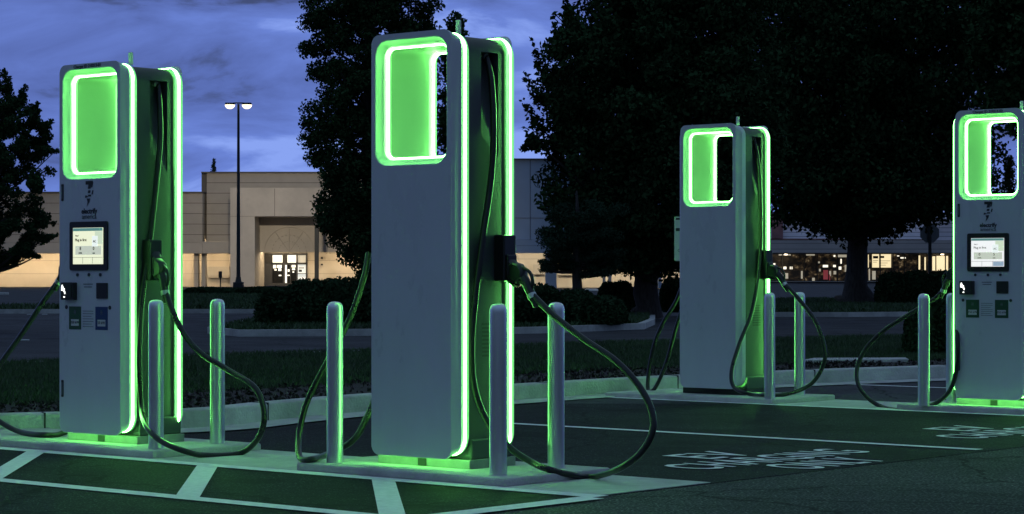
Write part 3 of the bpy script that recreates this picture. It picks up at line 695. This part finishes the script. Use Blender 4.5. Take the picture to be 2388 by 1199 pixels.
# low pine in front of the lit mall wall
Z = 54; X = wx(1346, Z); cl = []
for k in range(44): cl.append((random.uniform(-.82, -.15), random.uniform(-.35, .35), wz(random.uniform(606, 630), Z) - .12, random.uniform(.09, .16)))
for k in range(60): cl.append((random.uniform(-.05, 1.0), random.uniform(-.4, .4), wz(random.uniform(592, 642), Z) - .12, random.uniform(.10, .19)))
for k in range(60): cl.append((random.uniform(-.75, 1.0), random.uniform(-.6, .6), wz(random.uniform(480, 600), Z) - .12, random.uniform(.2, .35)))
limb_tree('pine_tree', 'small dark pine with flat low boughs in front of the warmly lit mall wall', 'tree', X, Z, .12, 3.0, .125, cl, 26000, .085, 'needle', flare=1.3, aspect=.3, squash=.55, rise=.05)

# big spreading maple on the right island
Z = 82; X = wx(1998, Z)
rows = rows_px([(545, 1930, 2080), (515, 1840, 2180), (490, 1740, 2300), (440, 1690, 2345), (380, 1660, 2355), (300, 1640, 2350), (200, 1640, 2380), (100, 1650, 2400), (0, 1660, 2400), (-120, 1750, 2280), (-260, 1850, 2150)], Z, X, .15)
cl = envelope_clumps(rows, Z, X, .15, 1300, .45, .95, shell=.0)
for k in range(14): cl.append((wx(2030 + 5.5*k, Z) - X, .2, wz(545 - 1.9*k + random.uniform(-3, 3), Z) - .15, .20))
for k in range(8): cl.append((wx(1950 - 5*k, Z) - X, .2, wz(515 - 2*k, Z) - .15, .25))
limb_tree('maple_tree', 'big dark tree with a stout flared trunk, right of the small far charger', 'tree', X, Z, .15, 11.5, .36, cl, 190000, .185, 'leaf2', flare=2.3)

# dark tree behind the rightmost charger, low pointed conifer beneath it
Z = 70; X = wx(2470, Z)
rows = rows_px([(420, 2330, 2620), (380, 2360, 2620), (330, 2372, 2640), (300, 2330, 2640), (250, 2270, 2650), (100, 2240, 2660), (0, 2250, 2650), (-150, 2300, 2600), (-250, 2400, 2550)], Z, X, .15)
cl = envelope_clumps(rows, Z, X, .15, 420, .4, .75, shell=.2)
cl = [c for c in cl if not (-1.75 - c[3]*.8 < c[0] < -1.15 + c[3]*.8 and wz(440, Z) - .15 < c[2] < wz(330, Z) - .15 + c[3]*.8)]
limb_tree('roadside_tree', 'dark leafy tree rising behind and above the rightmost charger', 'tree', X, Z, .15, 10.5, .25, cl, 90000, .19, 'leaf', flare=1.5)
def conifer(name, label, X, Y, z0, h, w, nleaf, size, skirt=.1):
    root = empty(name, (X, Y, z0), 0, label, 'tree')
    mb('bark').tube([(0, 0, 0), (0, 0, h*.5), (0, 0, h*.97)], [w*.09, w*.05, .01], 8).build('trunk', root, smooth=True)
    lv = int(h/w*9) + 6; P = []
    for k in range(lv):
        t = (k + .5)/lv; z = h*(skirt + (1-skirt)*t); rad = w/2*(1 - t)**.85*random.uniform(.75, 1.1) + .03*w
        nb = 9
        for j in range(nb):
            a = random.uniform(0, 6.28); m = max(4, int(nleaf/(lv*nb)*(1.6 - 1.2*t))); q = rng.uniform(0, 1, m)**.7; rr_ = rad*random.uniform(.7, 1.15)
            P.append(np.stack([math.cos(a)*rr_*q, math.sin(a)*rr_*q, z - .28*rr_*q + rng.normal(0, .02*w, m)], 1) + rng.normal(0, .022*w + .01, (m, 3)))
    fastmesh('crown', leaves(np.concatenate(P), size, .4), 4, 'needle', root); return root
Z = 76; conifer('conifer', 'small pointed conifer seen through the lit window of the rightmost charger', wx(2354, Z), Z, .15, wz(376, Z), 1.75, 9000, .12)
Z = 255; conifer('conifer', 'tiny dark conifer tip poking above the flat mall roof', wx(499, Z), Z, 0, wz(371, Z), 2.6, 7000, .28)

# leafy tree at the left edge
Z = 45; X = wx(-40, Z)
rows = rows_px([(625, -60, 20), (600, -160, 70), (570, -200, 100), (530, -220, 120), (480, -220, 128), (420, -220, 138), (370, -210, 130), (320, -200, 128), (280, -190, 122), (235, -170, 70), (190, -130, 30), (160, -80, 10)], Z, X, .15)
cl = envelope_clumps(rows, Z, X, .15, 420, .10, .20, shell=.05)
for (x0, y0, x1, y1) in ((20, 215, 12, 165), (50, 240, 58, 200), (80, 275, 84, 240), (100, 300, 122, 282), (95, 560, 132, 548), (70, 530, 130, 520), (60, 590, 92, 600), (95, 350, 134, 352), (20, 600, 8, 622)):
    for k in range(7):
        t = k/6; cl.append((wx(x0+(x1-x0)*t, Z) - X, random.uniform(-.15, .15), wz(y0+(y1-y0)*t, Z) - .15, .13*(1 - .6*t)))
limb_tree('garden_tree', 'dark leafy tree at the left edge, beside the leftmost charger', 'tree', X, Z, .15, 4.6, .10, cl, 85000, .065, 'leaf2')

# hedges and shrubs: leaf-covered mounds over a dark twig core
def hedge(name, label, lumps, Y, z0, n, size, leafm='leaf3', cat='hedge'):
    """lumps = [(x, dy, rx, ry, h)] metres"""
    X0 = sum(l[0] for l in lumps)/len(lumps); root = empty(name, (X0, Y, z0), 0, label, cat)
    core = mb('leaf3'); P = []; vol = sum(l[2]*l[4] for l in lumps)
    for (x, dy, rx, ry, h) in lumps:
        prof = [(0, .75), (h*.3, .82), (h*.6, .74), (h*.82, .52), (h*.9, .15)]
        vs = []; nn = 16
        for z, k in prof:
            for j in range(nn): a = 2*math.pi*j/nn; vs.append((x - X0 + rx*k*math.cos(a), dy + ry*k*math.sin(a), z))
        core.add(vs, [(i*nn+j, i*nn+(j+1)%nn, (i+1)*nn+(j+1)%nn, (i+1)*nn+j) for i in range(4) for j in range(nn)] + [tuple(range(4*nn, 5*nn))])
        m = int(n*rx*h/vol); d = rng.normal(size=(m, 3)); d /= np.linalg.norm(d, axis=1)[:, None]; d[:, 2] = np.abs(d[:, 2])
        g = .80 + .2*rng.uniform(0, 1, (m, 1))**.6 + .05*np.sin(d[:, :1]*17 + x)*np.cos(d[:, 1:2]*13)
        sh = np.sign(d)*np.abs(d)**.75; P.append(sh*g*np.array([rx, ry, h*.97]) + np.array([x - X0, dy, .03]))
    core.build('branches', root, smooth=True, fix=False)
    fastmesh('foliage', leaves(np.concatenate(P), size, .6), 4, leafm, root); return root
def lumps_px(l, Z, z0, deep): return [(wx((a+b)/2, Z), random.uniform(-.2, .2), wx(b, Z)/2 - wx(a, Z)/2, deep, wz(t, Z) - z0) for a, b, t in l]
hedge('hedge', 'long rounded dark hedge behind the steel bollard, between the two left chargers', lumps_px([(598, 720, 672), (650, 800, 652), (720, 870, 648), (830, 1000, 660), (960, 1100, 670)], 46.5, .12, 1.0), 46.5, .12, 26000, .085)
hedge('hedge', 'dark rounded hedge right of the tall central charger, behind its bollard', lumps_px([(1090, 1230, 665), (1180, 1320, 664), (1280, 1400, 676), (1360, 1462, 692)], 47, .12, 1.1), 47, .12, 26000, .085)
hedge('shrub', 'low dark mound of shrub under the broad tree beside its trunk', lumps_px([(1392, 1450, 658), (1420, 1482, 656)], 60, .12, .6), 60, .12, 8000, .09, cat='shrub')
hedge('shrub', 'rounded dark shrub just left of the small far charger', lumps_px([(1538, 1600, 648)], 62, .12, .7), 62, .12, 6000, .09, cat='shrub')
hedge('hedge', 'boxy clipped dark hedge right of the stout flared tree trunk', lumps_px([(2042, 2120, 634), (2090, 2180, 631), (2150, 2250, 631), (2230, 2330, 632)], 80, .12, 1.2), 80, .12, 20000, .11)
hedge('shrub', 'loose dark green shrub on the verge beside the bollard left of the rightmost charger', lumps_px([(2105, 2170, 722), (2140, 2240, 700), (2200, 2290, 712)], 29.5, .12, .5), 29.5, .12, 16000, .06, 'leaf', cat='shrub')
hedge('hedge', 'long low dark hedge along the lawn below the mall entrance', lumps_px([(430, 520, 672), (490, 600, 674), (560, 680, 671), (640, 760, 670), (740, 860, 670), (850, 990, 670)], 118, .12, 1.6), 118, .12, 15000, .2)

# islands and lawns
def island(name, pts, label=None):
    sheet(name, pts, .12, 'turf', thick=.13)
    b = mb('kerbc'); n = len(pts)
    ring = offset(pts + [pts[0]], -.15)[:-1]
    q = [(p[0], p[1]) for p in pts]; inner = q; outer = ring
    b.add([(x, y, .0) for x, y in outer] + [(x, y, .13) for x, y in outer] + [(x, y, .13) for x, y in inner], [(i, (i+1) % n, n+(i+1) % n, n+i) for i in range(n)] + [(n+i, n+(i+1) % n, 2*n+(i+1) % n, 2*n+i) for i in range(n)])
    tag(b.build('kerb'), kind='structure')
I1 = [(-5.0, 41.9), (-3.5, 42.2), (-1.2, 43.0), (.5, 44.2), (2.6, 47.5), (3.1, 52), (3.6, 60), (3.4, 63.5), (-5.4, 62.5), (-5.8, 50), (-5.7, 44)]
I2 = [(6.2, 61.8), (9, 61.6), (12, 63), (20, 67), (30, 74), (30, 100), (11.5, 97), (8.6, 84), (6.8, 74), (5.9, 64)]
I3 = [(-40, 66.5), (-14.0, 67.0), (-9.6, 67.4), (-2.5, 67.0), (-1.0, 90), (-6, 135), (-24, 138), (-17, 90), (-14.6, 75), (-40, 74.5)]
island('planted_island', I1); island('planted_island', I2); island('lawn', I3)
grass(I1, 30000, .12, .05, .12, .02, 'dark grass round the hedges on the near planted island')
grass(I2, 45000, .12, .05, .13, .025, 'dark grass under the stout tree on the right island')
grass(I3, 50000, .12, .06, .16, .04, 'dark lawn strip in front of the mall')
sheet('path', [(wx(1352, 175), 165), (wx(1388, 175), 165), (wx(1396, 185), 190), (wx(1372, 185), 190)], .02, 'concrete')
# ------------------------------------------------------------------ mall
M.update(
    siding=striped('mall_siding', (.40, .36, .30), (.12, .10, .085), .98, .05),
    wallc=mat('mall_stucco', (.46, .42, .36), .85, var=.12, vscale=.25),
    warmw=striped('mall_recess_wall', (.56, .50, .41), (.25, .21, .17), 1.25, .03, var=.08),
    portal=mat('portal_concrete', (.50, .46, .40), .85, var=.14, vscale=.3),
    cool=mat('mall_metal_panel', (.22, .32, .46), .6, var=.08, vscale=.3),
    trim=mat('mall_dark_trim', (.09, .085, .08), .6),
    glass=mat('shop_glass', (.012, .012, .012), .25, spec=.15),
    frame=mat('door_frame', (.02, .02, .022), .5),
    redtrim=mat('red_glow_paint', (.30, .14, .14), .6, var=.3, vscale=.5),
    shing=striped('mansard_boards', (.74, .68, .72), (.22, .2, .22), .56, .07),
    lowf=striped('fascia_boards', (.52, .46, .42), (.18, .16, .14), .75, .06),
    soff=emis('soffit_lamp', (1.0, .78, .50), 42.0),
    litw=emis('lit_interior', (1.0, .92, .74), 1.35), litd=emis('lit_interior_dim', (.62, .56, .42), .55),
    litp=emis('lit_poster', (.75, .78, .72), .8), lity=emis('lit_yellow_window', (1.0, .82, .48), 1.0), litr=emis('red_panel_glow', (.30, .02, .02), .5),
    polem=mat('pole_paint', (.018, .023, .023), .6),
    lamp=emis('lamp_lens', (1.0, .87, .62), 2.0),
)
def shop_interior():
    m = mat('shop_interior', (.02, .02, .02), .5); t = m.node_tree; b = t.nodes['Principled BSDF']
    c = t.nodes.new('ShaderNodeTexCoord'); p = t.nodes.new('ShaderNodeMapping'); p.inputs['Scale'].default_value = (1, 1, 1.3); n = t.nodes.new('ShaderNodeTexNoise'); n.inputs['Scale'].default_value = .9; n.inputs['Detail'].default_value = 5; n.inputs['Roughness'].default_value = .7
    r = t.nodes.new('ShaderNodeValToRGB'); e = r.color_ramp.elements; e[0].position = .47; e[0].color = (.006, .005, .004, 1); e[1].position = .74; e[1].color = (.85, .62, .34, 1); q = e.new(.58); q.color = (.07, .045, .022, 1)
    t.links.new(c.outputs['Object'], p.inputs[0]); t.links.new(p.outputs[0], n.inputs['Vector']); t.links.new(n.outputs['Fac'], r.inputs['Fac']); t.links.new(r.outputs['Color'], b.inputs['Emission Color']); b.inputs['Emission Strength'].default_value = .38
    return m
M['shopin'] = shop_interior()
def bx(b, x0, x1, y0, y1, Z, D):
    """box whose front is at distance Z, from photo-plan columns x0..x1 and rows y0(top)..y1(bottom); D metres deep"""
    zb = wz(y1, Z)
    return b.box(wx(x0, Z), wx(x1, Z), Z, Z + D, max(0, zb) if y1 > 655 else zb, wz(y0, Z))
def piece(name, par, m, Z, D, *rects, bevel=0):
    for r in rects: o = bx(mb(m), *r, Z, D).build(name, par)
    return o
def soffit(par, Z, x0, x1, y, n):
    for k in range(n):
        xa = x0 + (x1-x0)*(k+.08)/n; xb = x0 + (x1-x0)*(k+.92)/n; z = wz(y, Z) - .02
        mb('soff').box(wx(xa, Z), wx(xb, Z), Z + .0, Z + .22, z - .10, z).build('soffit_light', par)

mall = empty('mall_wing', (wx(200, 214), 216, 0), 0, 'long low beige mall wing with a warmly lit recess, behind the leftmost charger', 'building', 'mall buildings across the parking lot')
def keep(o, par):   # parts are modelled in world metres; hold them in place under their root
    o.matrix_parent_inverse = Matrix.Translation(par.location).inverted(); return o
_pb = MB.build
def wbuild(self, name, parent=None, **k):
    o = _pb(self, name, parent, **k)
    if parent is not None and parent.name.split('.')[0] in ('mall_wing', 'store_building', 'entrance_building', 'department_store', 'wall_tower'): keep(o, parent)
    elif parent is not None and getattr(parent, 'world_part', False): pass
    return o
MB.build = wbuild
piece('wall', mall, 'siding', 214, 22, (-420, 472, 451, 566))
piece('roof_coping', mall, 'trim', 213.8, 22.6, (-424, 472, 447, 450.5))
piece('canopy', mall, 'wallc', 213.3, 2.6, (-424, 472, 566.5, 591))
piece('recess_wall', mall, 'warmw', 219, 16, (-424, 600, 567.5, 672))
soffit(mall, 216.4, -400, 455, 580, 9)
piece('pillar', mall, 'warmw', 214.5, 1.2, (452, 462, 591.3, 672)); piece('pillar', mall, 'wallc', 214.5, 1.2, (470, 479, 591.3, 672))

ent = empty('entrance_building', (wx(700, 212), 212, 0), 0, 'taller mall block with a pale concrete portal and lit glass entrance doors', 'building', 'mall buildings across the parking lot')
piece('tower', ent, 'siding', 215.5, 24, (482, 1010, 404, 563))
piece('tower', ent, 'trim', 216.5, 22, (470, 481.5, 404.5, 563))
piece('roof_coping', ent, 'trim', 215.2, 24.6, (469, 1014, 400.5, 403.8))
piece('canopy', ent, 'wallc', 213.2, 2.6, (472.5, 538, 563.2, 591))
piece('recess_panel', ent, 'wallc', 218.6, .35, (483, 536, 622, 648))
soffit(ent, 216.5, 484, 536, 580, 1)
piece('portal', ent, 'portal', 207, 8, (537, 594, 438, 668), (594.05, 1000, 438, 505.0), (925, 1000, 505.05, 668))
piece('portal_seam', ent, 'trim', 206.97, .05, (594, 925, 504.2, 505.2), (537.5, 594, 504.4, 504.9), (640, 641, 440, 504), (770, 771, 440, 504))
pan = piece('portal_panel', ent, 'portal', 211.2, .6, (594, 925, 506, 588))
# fan-shaped relief lines over the doors
ar = mb('wallc'); zc = wz(588, 211); xc = wx(674, 211)
for rad in (58*211/FPX, 25*211/FPX, 40*211/FPX):
    for k in range(26):
        a0, a1 = R(180*k/26), R(180*(k+1)/26)
        if rad > 2 or k % 2 == 0: ar.tube([(xc + rad*math.cos(a0), 211.17, zc + rad*math.sin(a0)), (xc + rad*math.cos(a1), 211.17, zc + rad*math.sin(a1))], .035, 5)
for a in (90, 55, 125): ar.tube([(xc, 211.17, zc), (xc + 2.25*math.cos(R(a)), 211.17, zc + 2.25*math.sin(R(a)))], .03, 5)
ar.build('fan_relief', ent)
piece('recess_wall', ent, 'warmw', 216.0, .9, (594.5, 606, 588.3, 668), (717, 925, 588.3, 668))
piece('soffit', ent, 'wallc', 211.9, 4, (595, 924, 580, 582))
soffit(ent, 213.0, 596, 716, 583, 2); soffit(ent, 213.0, 742, 918, 583, 3)
piece('door_header', ent, 'wallc', 216.5, .35, (594.5, 925, 574, 592.5))
dw = piece('entrance_doors', ent, 'frame', 215.7, .5, (606, 632, 591, 667), (632, 716, 591, 595), (632, 716, 612.5, 617), (632, 716, 660, 667), (632, 635, 595, 660), (659, 669.5, 595, 612.5), (659.5, 664, 617, 660), (690.5, 694, 595, 660), (713, 716, 595, 660), (694, 713, 637.5, 639), (676, 678, 617, 660))
dw.matrix_parent_inverse = dw.matrix_parent_inverse
def pane(par, m, Z, *r, name='window_pane'):
    for q in r: o = bx(mb(m), *q, Z, .06).build(name, par)
    return o
pane(ent, 'litw', 216.02, (635, 659, 595, 612.5), (669.5, 690.5, 595, 612.5)); pane(ent, 'litd', 216.0, (694, 713, 595, 612.5))
pane(ent, 'glass', 216.04, (635, 659.5, 617, 660), (664, 676, 617, 660), (678, 690.5, 617, 660))
pane(ent, 'litp', 216.0, (694, 713, 617, 637.5), (694, 713, 639, 658))
for q in ((637, 644, 618, 626), (646, 657, 618, 625), (649, 656, 626, 632), (640, 645, 628, 631), (650, 656, 641, 644), (665, 669, 618, 660), (670, 675.5, 641, 643.5), (671, 675, 628, 634), (680, 689, 618, 624), (681, 688, 626, 630), (682, 686, 633, 636)): bx(mb('litw'), *q, 215.96, .05).build('lit_display', ent)
pane(ent, 'frame', 215.97, (697, 709, 624, 626), (697, 704, 629, 634), name='poster_print')
piece('wall_lamp', ent, 'frame', 215.6, .3, (748, 753, 599, 604), (748, 753, 615, 619))
piece('downpipe', ent, 'polem', 206.0, .38, (733.5, 743, 500, 668))

dep = empty('department_store', (wx(1350, 197), 197, 0), 0, 'cool grey mall block seen just right of the tall central charger', 'building', 'mall buildings across the parking lot')
piece('wall', dep, 'cool', 190, 25, (1080, 1640, 372, 559))
piece('roof_coping', dep, 'trim', 189.7, 25.5, (1078, 1643, 369.5, 371.8))
piece('wall_seam', dep, 'trim', 189.96, .05, (1080, 1640, 508, 508.8), (1236, 1236.8, 372, 559), (1380, 1380.8, 372, 559), (1500, 1501, 372, 559))
piece('canopy', dep, 'cool', 189.2, 2.4, (1078, 1643, 559.4, 573), (1078, 1643, 573.6, 590))
piece('recess_wall', dep, 'warmw', 196, 18, (1080, 1640, 560.3, 671))
piece('recess_panel', dep, 'wallc', 195.7, .35, (1243, 1271, 617, 640), (1300, 1345, 622, 642))
soffit(dep, 192.6, 1090, 1268, 576, 3); soffit(dep, 192.6, 1302, 1630, 576, 5)
piece('pillar', dep, 'cool', 190.2, 1.4, (1272, 1298, 590.2, 672)); piece('pillar', dep, 'wallc', 190.2, 1.0, (1406, 1412, 590.2, 672), (1419, 1426, 590.2, 672)); piece('pillar', dep, 'cool', 190.2, 1.0, (1535, 1543, 590.2, 672))

st = empty('store_building', (wx(2050, 300), 300, 0), 0, 'low store with boarded roof, a painted red glow and dark shop windows, behind the stout tree', 'building', 'mall buildings across the parking lot')
Z = 300
bm_ = mb('shing'); x0, x1 = wx(1800, Z), wx(2600, Z); zt, zb = wz(501, Z), wz(558, Z)
bm_.add([(x0, Z, zb), (x1, Z, zb), (x1, Z + 1.6, zt), (x0, Z + 1.6, zt), (x0, Z + 25, zt), (x1, Z + 25, zt), (x0, Z + 25, zb), (x1, Z + 25, zb)], [(0,1,2,3), (3,2,5,4), (4,5,7,6), (0,3,4,6), (1,7,5,2), (0,6,7,1)])
bm_.build('mansard_roof', st)
piece('roof_glow_band', st, 'redtrim', 300.6, 1.2, (1798, 1950, 497, 507)); piece('roof_glow_band', st, 'redtrim', 299.9, .3, (1798, 1986, 556.5, 558.5))  # red glow along the roof edge, put into the surface colour
piece('red_glow_corner', st, 'redtrim', 299.7, .6, (1800, 1826, 508, 556)) 
piece('roof_block', st, 'shing', 298.8, 4, (2172, 2600, 510, 560))
piece('canopy', st, 'lowf', 298.4, 4.0, (1796, 2600, 560.4, 589.5))
piece('canopy_edge', st, 'frame', 298.2, 4.3, (1796, 2600, 589.8, 592))
piece('shop_wall', st, 'frame', 304.5, 1.0, (1796, 2600, 592, 660))
piece('forecourt', st, 'wallc', 297.5, 6.5, (1796, 2600, 655.8, 657.2))
for x in (1824, 1875, 1905, 1952, 1975, 2022, 2052, 2082, 2108, 2140, 2172, 2204): bx(mb('trim'), x, x + 2.2, 592.3, 655, 304.0, .5).build('window_frame', st)
pane(st, 'shopin', 304.35, (1798, 1874, 592.5, 654.8), (1877.5, 1951, 592.5, 654.8), (1954.5, 2021, 592.5, 654.8), (2024.5, 2107, 592.5, 654.8), (2110.5, 2230, 592.5, 654.8))
for q in ((1803, 1808, 614, 628), (1827, 1834, 622, 628), (1842, 1844, 622, 628), (1846, 1848, 622, 628), (1919, 1931, 618, 623.5), (1943, 1949, 618, 623), (1956, 1962, 622, 629), (1960, 1963, 604, 615), (1944, 1948, 595, 599), (2100, 2112, 600, 603), (2092, 2097, 596, 598)): bx(mb('litw'), *q, 304.25, .05).build('lit_display', st)
for q in ((2034, 2050, 593, 624), (2052.5, 2078, 593, 624), (2141, 2146, 596, 630), (2156, 2159, 600, 630), (2172, 2181, 598, 631), (2184, 2211, 597, 631), (2023, 2026, 594, 624)): bx(mb('lity'), *q, 304.28, .05).build('lit_window', st)
for q in ((2036, 2048, 597, 603), (2054, 2062, 597, 602), (2036, 2048, 607, 608), (2036, 2045, 611, 612), (2054, 2076, 608, 609), (2054, 2070, 613, 614), (2054, 2066, 618, 619)): bx(mb('frame'), *q, 304.2, .05).build('poster_print', st)
for q in ((1908, 1912, 610, 614), (1910, 1914, 627, 633), (1868, 1872, 632, 650), (1818, 1838, 637, 650), (1894, 1900, 648, 655), (1954, 1975, 594, 600), (1970, 1975, 618, 634), (1934, 1938, 632, 644), (1944, 1950, 632, 640), (1816, 1844, 593, 596), (1880, 1900, 593, 596), (2026, 2029, 627, 654), (2034, 2042, 632, 652)): bx(mb('litd'), *q, 304.27, .05).build('lit_display', st)
pane(st, 'litr', 304.2, (1920, 1931, 630, 652), (1934, 1936, 640, 654), name='red_machine')
soffit_ = mb('soff'); 
for xx in (1830, 2195): soffit_.box(wx(xx, 302), wx(xx + 6, 302), 302, 302.3, wz(592.5, 302) - .1, wz(592.5, 302) - .02)
soffit_.build('soffit_light', st)
MB.build = _pb

# ------------------------------------------------------------------ parking lot lamp
Z = 167; X = wx(556, Z)
lp = empty('street_lamp', (X, Z, 0), 0, 'tall dark parking lot lamp with two glowing heads, in front of the mall', 'lamp post')
mb('polem').box(-.36, .36, -.36, .36, 0, .62).build('base', lp, bevel=.03)
b = mb('polem'); b.cyl(0, 0, .6, 13.6, .15, .085, n=16); b.cyl(0, 0, .6, 1.0, .24, .17, n=16); b.build('pole', lp, smooth=True)
b = mb('polem'); b.tube([(-.75, 0, 13.62), (-.3, 0, 13.68), (.3, 0, 13.68), (.75, 0, 13.62)], .05, 8); b.build('arm', lp, smooth=True)
for s in (-1, 1):
    hd = mb('polem').prism([(s*.28, -.22), (s*.95, -.26), (s*.95, .26), (s*.28, .22)], 13.56, 13.70).build('lamp_head', lp, bevel=.03)
    b = mb('lamp'); vs = []; nn = 16
    for z, k in ((13.555, 1.0), (13.45, .95), (13.32, .70), (13.25, .28)):
        for j in range(nn): a = 2*math.pi*j/nn; vs.append((s*.62 +   .37*k*math.cos(a), .27*k*math.sin(a), z))
    b.add(vs, [(i*nn+j, i*nn+(j+1) % nn, (i+1)*nn+(j+1) % nn, (i+1)*nn+j) for i in range(3) for j in range(nn)] + [tuple(range(3*nn, 4*nn))]); b.build('lens', hd, smooth=True)
    ld = bpy.data.lights.new('lamp_light', 'SPOT'); ld.energy = 22000; ld.color = (1.0, .86, .66); ld.shadow_soft_size = .3; ld.spot_size = R(84); ld.spot_blend = .8
    lo = bpy.data.objects.new('lamp_light', ld); COL.objects.link(lo); lo.location = (X + s*.62, Z, 13.25); lo.rotation_euler = Vector((s*.22 - .12, .9, -.28)).to_track_quat('-Z', 'Y').to_euler()

# ------------------------------------------------------------------ signs
Z = 89; X = wx(2168, Z)
sg = empty('stop_sign', (X, Z, 0), 0, 'grey back of an octagonal road sign on a dark post, above the clipped hedge', 'road sign')
b = mb('alum'); ro = .40; q = [(ro*math.cos(R(22.5+45*k)), wz(544, Z) + ro*math.sin(R(22.5+45*k))) for k in range(8)]
b.add([(x, 0, z) for x, z in q] + [(x, .004, z) for x, z in q], [tuple(range(8)), tuple(range(8, 16))[::-1]] + [(i, (i+1) % 8, 8+(i+1) % 8, 8+i) for i in range(8)]); b.mats = [mat('sign_back', (.16, .17, .19), .6)]
b.build('sign_plate', sg)
mb('polem').box(-.06, .06, -.07, -.01, 0, wz(510, Z)).build('post', sg)
Z = 24.2; X = wx(1606, Z)
ps = empty('parking_sign', (X, Z, .1), R(-6), 'narrow pale sign peeking out behind the left edge of the small far charger', 'sign')
zt, zb = wz(505, Z) - .1, wz(609, Z) - .1
b = MB()
for mm, w_, y_, t_, u_ in (('alum', .153, 0, 0, 0), ('white', .148, -.003, .006, .006)):
    b.use(mm); lp_ = rr(w_, zb + u_, zt - t_, .022, 4); loft(b, [(y_, lp_), (y_ + .003 if mm == 'alum' else y_ + .002, lp_)], True)
b.build('sign_plate', ps)
b = mb('ink'); b.box(-.135, .135, -.0045, -.0035, zt - .035, zt - .014); b.box(-.135, .135, -.0045, -.0035, zt - .155, zt - .122); b.build('sign_print', ps)
ro_ = Matrix.Translation((0, -.0045, zt - .082)) @ Matrix(((1, 0, 0, 0), (0, 0, -1, 0), (0, 1, 0, 0), (0, 0, 0, 1)))
put_text('lettering', 'NO', .085, ro_, 'ink', ps)
ro_ = Matrix.Translation((0, -.0045, zb + .11)) @ Matrix(((1, 0, 0, 0), (0, 0, -1, 0), (0, 1, 0, 0), (0, 0, 0, 1)))
put_text('lettering', 'CHARGING', .045, ro_, 'ink', ps)
mb('alum').box(-.025, .025, .004, .034, 0, zt - .02).build('post', ps)
Z = 118; 
mk = empty('marker_post', (wx(514, Z), Z, .12), 0, 'small dark marker sign on a thin post at the edge of the lawn', 'sign')
mb('polem').box(-.03, .03, -.03, .03, 0, wz(634, Z) - .12).build('post', mk); mb('frame').box(-.09, .09, -.05, -.031, wz(648, Z) - .12, wz(633, Z) - .12).build('sign_plate', mk)
Z = 130
tag(mb('kerbc').box(wx(-40, Z), wx(13, Z), Z, Z + .9, .0, .14).build('wheel_stop', bevel=.03), 'pale concrete wheel stop on the far parking lot at the left edge', 'wheel stop')
for k, (x, y) in enumerate(((69, 734.5), (104, 734.5), (58, 795))):
    Z = FPX*EYE/(y - 642); q = mb('white').box(-.07, .07, -.06, .06, 0, .022).build('road_stud', bevel=.008); q.location = (wx(x, Z), Z, .004)
    tag(q, ('left one of the far pair of pale road studs', 'right one of the far pair of pale road studs', 'pale road stud alone in the near lane, seen under the left cable')[k], 'road stud', 'studs on the road')
